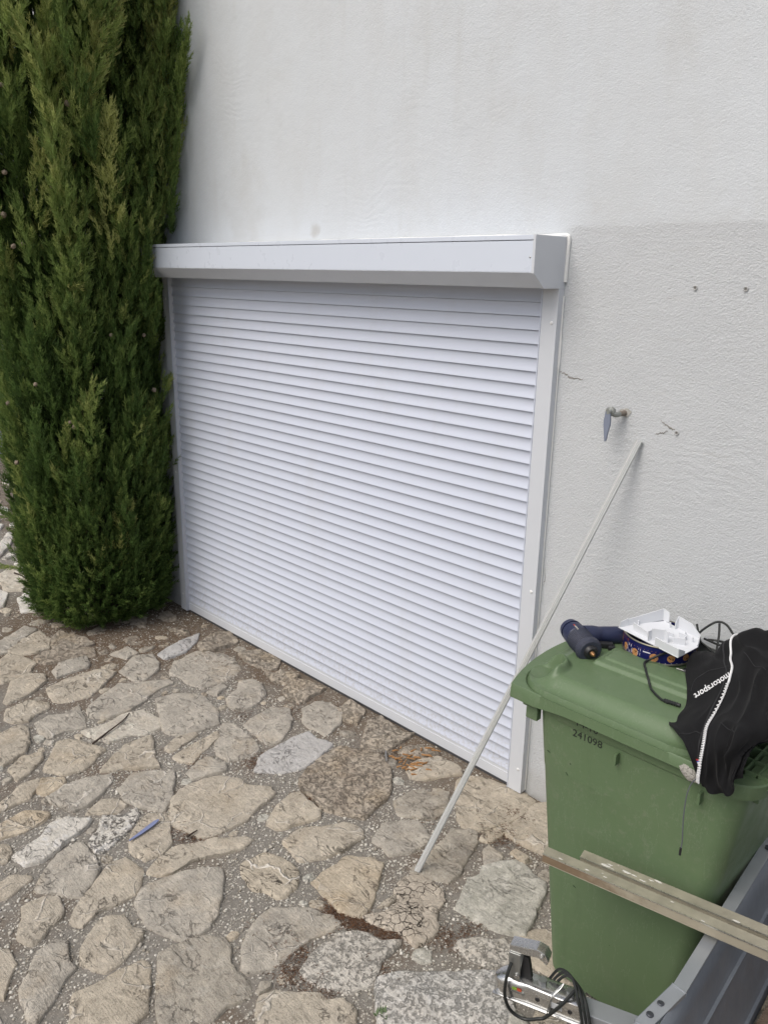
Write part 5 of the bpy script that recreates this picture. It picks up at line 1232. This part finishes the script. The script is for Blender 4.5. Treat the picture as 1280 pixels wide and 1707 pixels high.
# pressed coupling: U channel flaring into a domed ball socket
prof_c = [(-.002, .012), (.006, .026), (.022, .034), (.045, .036), (.075, .033), (.10, .031), (.25, .031)]
secs = []
for x, hw_ in prof_c:
    zt = .030 if x < .075 else .024
    dome = min(1, (x+.006)/.04)
    pts = []
    for k in range(9):
        a = pi*k/8; yy = hw_*cos(a); zz = (zt*dome)*abs(sin(a))**(.6 if x < .08 else .25)
        pts.append((x, yy, zz))
    pts = [(x, hw_+.004, -.034), (x, hw_, -.030)]+pts+[(x, -hw_, -.030), (x, -hw_-.004, -.034)]
    secs.append([cp.bm.verts.new(hp(*p)) for p in pts])
for i in range(len(secs)-1):
    for j in range(len(secs[0])-1): cp.bm.faces.new((secs[i][j], secs[i][j+1], secs[i+1][j+1], secs[i+1][j]))
cp.bm.faces.new(secs[0]); cp.bm.faces.new(list(reversed(secs[-1])))
cpo = cp.build('coupling', MZNC, trl, angle=50)
fl = MB(); hbox(fl, (.0, -.041, -.038), (.25, -.028, -.0335), .001); hbox(fl, (.0, .028, -.038), (.25, .041, -.0335), .001); fl.build('coupling_flange', MZNC, cpo)
hd = MB(); 
hbox(hd, (.042, -.024, .02), (.076, -.020, .112), .001); hbox(hd, (.042, .020, .02), (.076, .024, .112), .001)
hd.build('handle_cheek', MZN2, cpo)
def hpoly(poly, y0_, y1_, name, mat, bev=.002):
    fr_ = T0 @ Matrix(((1, 0, 0, 0), (0, 0, 1, 0), (0, 1, 0, 0), (0, 0, 0, 1)))
    return MB().prism(poly, y0_, y1_, fr_, bevel=bev).build(name, mat, cpo)
hpoly([(.040, .108), (.043, .134), (.122, .147), (.144, .140), (.155, .121), (.150, .104), (.144, .105), (.142, .117), (.133, .127), (.080, .120), (.070, .108)], -.019, .019, 'lever_handle', MZNC, .004)
hpoly([(.068, .022), (.080, .100), (.096, .096), (.106, .03), (.096, .022)], -.008, .008, 'latch_plate', MSCB, .002)
for x, y, z, n_ in ((.066, -.0235, .040, 0), (.136, -.0195, .130, 0)):
    MB().lathe(hp(x, y, z), hp(x, y-.006, z), [(0, .0085), (.6, .0085), (.7, .005), (1, .005)], n=16).build('pivot_rivet', MZNC, cpo)
MB().lathe(hp(.135, .0, .022), hp(.135, 0, .036), [(0, .0125), (1, .0125)], n=6).build('nut', MZN2, cpo)
MB().lathe(hp(.215, .0, .022), hp(.215, 0, .034), [(0, .0115), (1, .0115)], n=6).build('nut', MZN2, cpo)
MGRN = simple('green_indicator', (.25, .42, .05), .5); MREDI = simple('red_indicator', (.50, .08, .03), .5)
for x, mat in ((.060, MGRN), (.074, MREDI)):
    MB().box(hp(x+.004, -.0347, .004), (.013, .001, .008), HR).build('wear_indicator', mat, cpo)
hbox(MB(), (.052, -.0350, -.010), (.092, -.0325, -.002), .001).build('indicator_plate', MZN2, cpo)
for x in (.130, .222): MB().lathe(hp(x, -.0305, -.008), hp(x, -.0330, -.008), [(0, .007), (1, .006)], n=12).build('side_hole', MSCB, cpo)
hbox(MB(), (.170, -.0322, -.016), (.200, -.0310, .002), .0003).build('rating_plate', simple('pale_plate', (.55, .56, .57), .4), cpo)
# safety cable, wire clip and lighting cables
cw = [(.052, -.030, .085), (.046, -.052, .050), (.044, -.058, -.01), (.062, -.056, -.055), (.100, -.052, -.070), (.140, -.050, -.052), (.160, -.046, -.040), (.200, -.040, .015), (.220, -.020, .040), (.235, .005, .050)]
MB().tube([hp(*p) for p in cw], .0048, 8, 6).build('breakaway_cable', MCAB, trl)
for o_ in (0, .011, .022):
    cw = [(.150+o_, .020, .028), (.175+o_, .030, .062-o_*.6), (.215+o_, .010, .066-o_), (.245+o_, -.030, .030), (.272+o_, -.062, -.045), (.300+o_, -.085, -.13), (.33+o_, -.09, -.19)]
    MB().tube([hp(*p) for p in cw], .0040, 8, 6).build('lighting_cable', MCAB, trl)
MB().tube([hp(.165, -.037, -.045), hp(.168, -.040, .0), hp(.172, -.034, .028), hp(.196, -.010, .058), hp(.190, -.020, .046), hp(.170, -.040, .022), hp(.160, -.042, -.04)], .0016, 6, 5).build('wire_clip', MZNC, trl)
# jockey leg under the drawbar carries the nose
MB().lathe(hp(.235, -.005, -.03), (hp(.235, -.005, -.03).x, hp(.235, -.005, -.03).y, .0), [(0, .022), (.95, .022), (.955, .05), (1, .05)], n=18).build('prop_stand', MSCB, trl)

# ------------------------------------------------------------------ two aluminium straightedges laid across the trailer rim
MALU = simple('dirty_aluminium', (.44, .405, .315), .45, .45, var=.35, nscale=22, bump=.0012, bscale=160); MALE = simple('bright_aluminium_edge', (.55, .53, .46), .32, .8, var=.15, nscale=40)
nb_ = NB('stained_aluminium'); X_, Y_, Z_ = nb_.sep(); k_ = nb_.noise(24, 5, .6)
stn_ = nb_.ramp(nb_.math('ADD', X_, nb_.math('MULTIPLY', nb_.math('SUBTRACT', k_, .5), .30)), .88, 1.12, 1, .12)
MBRN = nb_.done(nb_.mix(stn_, nb_.mix(k_, (.37, .335, .255), (.47, .43, .33)), nb_.mix(k_, (.155, .11, .07), (.30, .22, .14))), .55, .25); MSPL = simple('plaster_splash', (.62, .60, .54), .9, var=.1)
def straightedge(a, b, wd, ht, label, splash):
    a, b = Vector(a), Vector(b); d = (b-a).normalized(); L_ = (b-a).length; s2 = Vector((0, 0, 1)).cross(d).normalized(); R2 = Matrix((d, s2, Vector((0, 0, 1)))).transposed()
    o = empty('straightedge', a); tag(o, label, 'straightedge', 'aluminium straightedges on the trailer')
    R3 = R2
    def lb(x0, x1, y0_, y1_, z0, z1, mat, nm, bev=.0008):
        c_ = Vector(((x0+x1)/2, (y0_+y1_)/2, (z0+z1)/2)); return MB().box(R3 @ c_, (x1-x0, y1_-y0_, z1-z0), R3, bevel=bev).build(nm, mat, o)
    lb(0, L_, -wd/2, wd/2, ht-.0025, ht, MALU, 'top_face'); lb(0, L_, -wd/2, wd/2, 0, .0025, MALU, 'bottom_face')
    lb(.001, L_, -wd/2+.0005, -wd/2+.003, .0026, ht-.0026, MALU, 'near_side')
    if splash: lb(.0008, L_, -wd/2+.0001, -wd/2+.0008, .003, ht-.0032, MBRN, 'stained_face', .0001); lb(.001, L_, wd/2-.003, wd/2-.0005, .0026, ht-.0026, MALU, 'far_side')
    lb(.0, L_, -wd/2-.0012, -wd/2+.0014, ht-.003, ht+.0008, MALE, 'edge_lip', .0003)
    random.seed(hash(label) % 1000 if False else int(L_*1000))
    for k in range(16):
        x = random.uniform(.05, L_*.62); r_ = random.choice((.002, .003, .003, .005, .007))*random.uniform(.6, 1.3)
        V = [(0, 0, .0)]; yc = random.uniform(-wd*.4, wd*.4)
        pl = [(x+r_*(1.5+.5*random.random())*cos(q), max(-wd/2+.002, min(wd/2-.001, yc+r_*.6*random.uniform(.6, 1.2)*sin(q)))) for q in np.linspace(0, 2*pi, 11)[:-1]]
        zt = ht+.0006
        vs = [R3 @ Vector((p[0], p[1], zt)) for p in pl]+[R3 @ Vector((x, yc, zt+.0008))]
        mesh_obj('plaster_splash', vs, [(i, (i+1) % 10, 10) for i in range(10)], MSPL, o)
    return o
straightedge((.790, -.964, .632), (2.72, -.60, .632), .036, .030, 'front aluminium straightedge with brown stained side and reaching further left', True)
straightedge((.872, -.895, .632), (2.74, -.535, .632), .036, .028, 'rear shorter looking aluminium straightedge lying behind the brown stained one', False)

# ------------------------------------------------------------------ small things lying on the paving
MBS = simple('blue_grey_plastic', (.20, .23, .38), .5)
bs = MB(); bs.prism([(-.075, -.004), (-.02, -.012), (.05, -.013), (.082, -.008), (.088, .0), (.07, .008), (-.01, .004), (-.07, .003)], 0, .004, Matrix.Translation((-.855, -1.392, .019)) @ Matrix.Rotation(radians(103), 4, 'Z'), bevel=.001)
tag(bs.build('plastic_strip', MBS), 'thin blue grey plastic strip lying on a tan stone', 'plastic strip')
MTW = simple('dark_twig', (.055, .038, .028), .9, var=.3, nscale=90)
def twig(pts, r, label, mat=MTW):
    o = MB().tube(pts, lambda t: r*(1-.6*t), 6, 5).build('twig', mat); tag(o, label, 'twig', None)
twig([(-1.614, -1.245, .016), (-1.654, -1.147, .02), (-1.701, -1.04, .02), (-1.758, -.972, .014)], .006, 'long thin dark twig lying across a joint between tan stones')
twig([(-4.19, -.63, .03), (-4.13, -.605, .022), (-3.995, -.602, .02), (-3.888, -.592, .014)], .007, 'short dark twig on a pale stone left of the cypress')
twig([(-.702, -1.276, .016), (-.702, -1.225, .02)], .006, 'stubby dark twig beside the brown litter under the long tan stone')
MSPT = simple('orange_splinter', (.36, .19, .075), .8, var=.3, nscale=80)
spm = MB()
for k in range(34):
    x = random.gauss(-.445, .055); y = random.gauss(-.19, .06); a = random.gauss(1.1, .5); L_ = random.uniform(.015, .055)
    spm.tube([(x, y, .013+.008*random.random()), (x+cos(a)*L_*.5, y+sin(a)*L_*.5, .018), (x+cos(a)*L_, y+sin(a)*L_, .014)], lambda t: .0045*(1-.5*t), 5, 2)
tag(spm.build('wood_splinters', MSPT), 'loose heap of orange brown wood splinters near the shutter foot', 'wood splinters', kind='stuff')
MPEG = simple('bare_metal_pin', (.45, .44, .42), .35, .9)
pg = MB().lathe((-.575, -.235, .010), (-.500, -.305, .022), [(0, .005), (1, .005)], n=10).build('metal_pin', MPEG); tag(pg, 'short bare metal pin lying on the paving near the shutter', 'pin')
# weed in the joint
MWEED = simple('weed_green', (.085, .125, .05), .6, var=.3, nscale=60)
wd_ = MB(); random.seed(4)
for k in range(16):
    a = random.random()*6.28; L_ = random.uniform(.014, .032); b0 = Vector((random.uniform(-.012, .012), random.uniform(-.012, .012), 0)); dd = Vector((cos(a)*.8, sin(a)*.8, random.uniform(.4, 1.0))).normalized(); sw = Vector((-sin(a), cos(a), 0))*L_*.2
    vs = [wd_.bm.verts.new(b0+q) for q in (Vector((0, 0, 0)), dd*L_*.5+sw, dd*L_, dd*L_*.5-sw)]; wd_.bm.faces.new(vs)
wo = wd_.build('weed', MWEED, smooth=False); wo.location = (.447, -1.284, .008); tag(wo, 'small green weed growing in a joint beside the pale slab', 'weed')
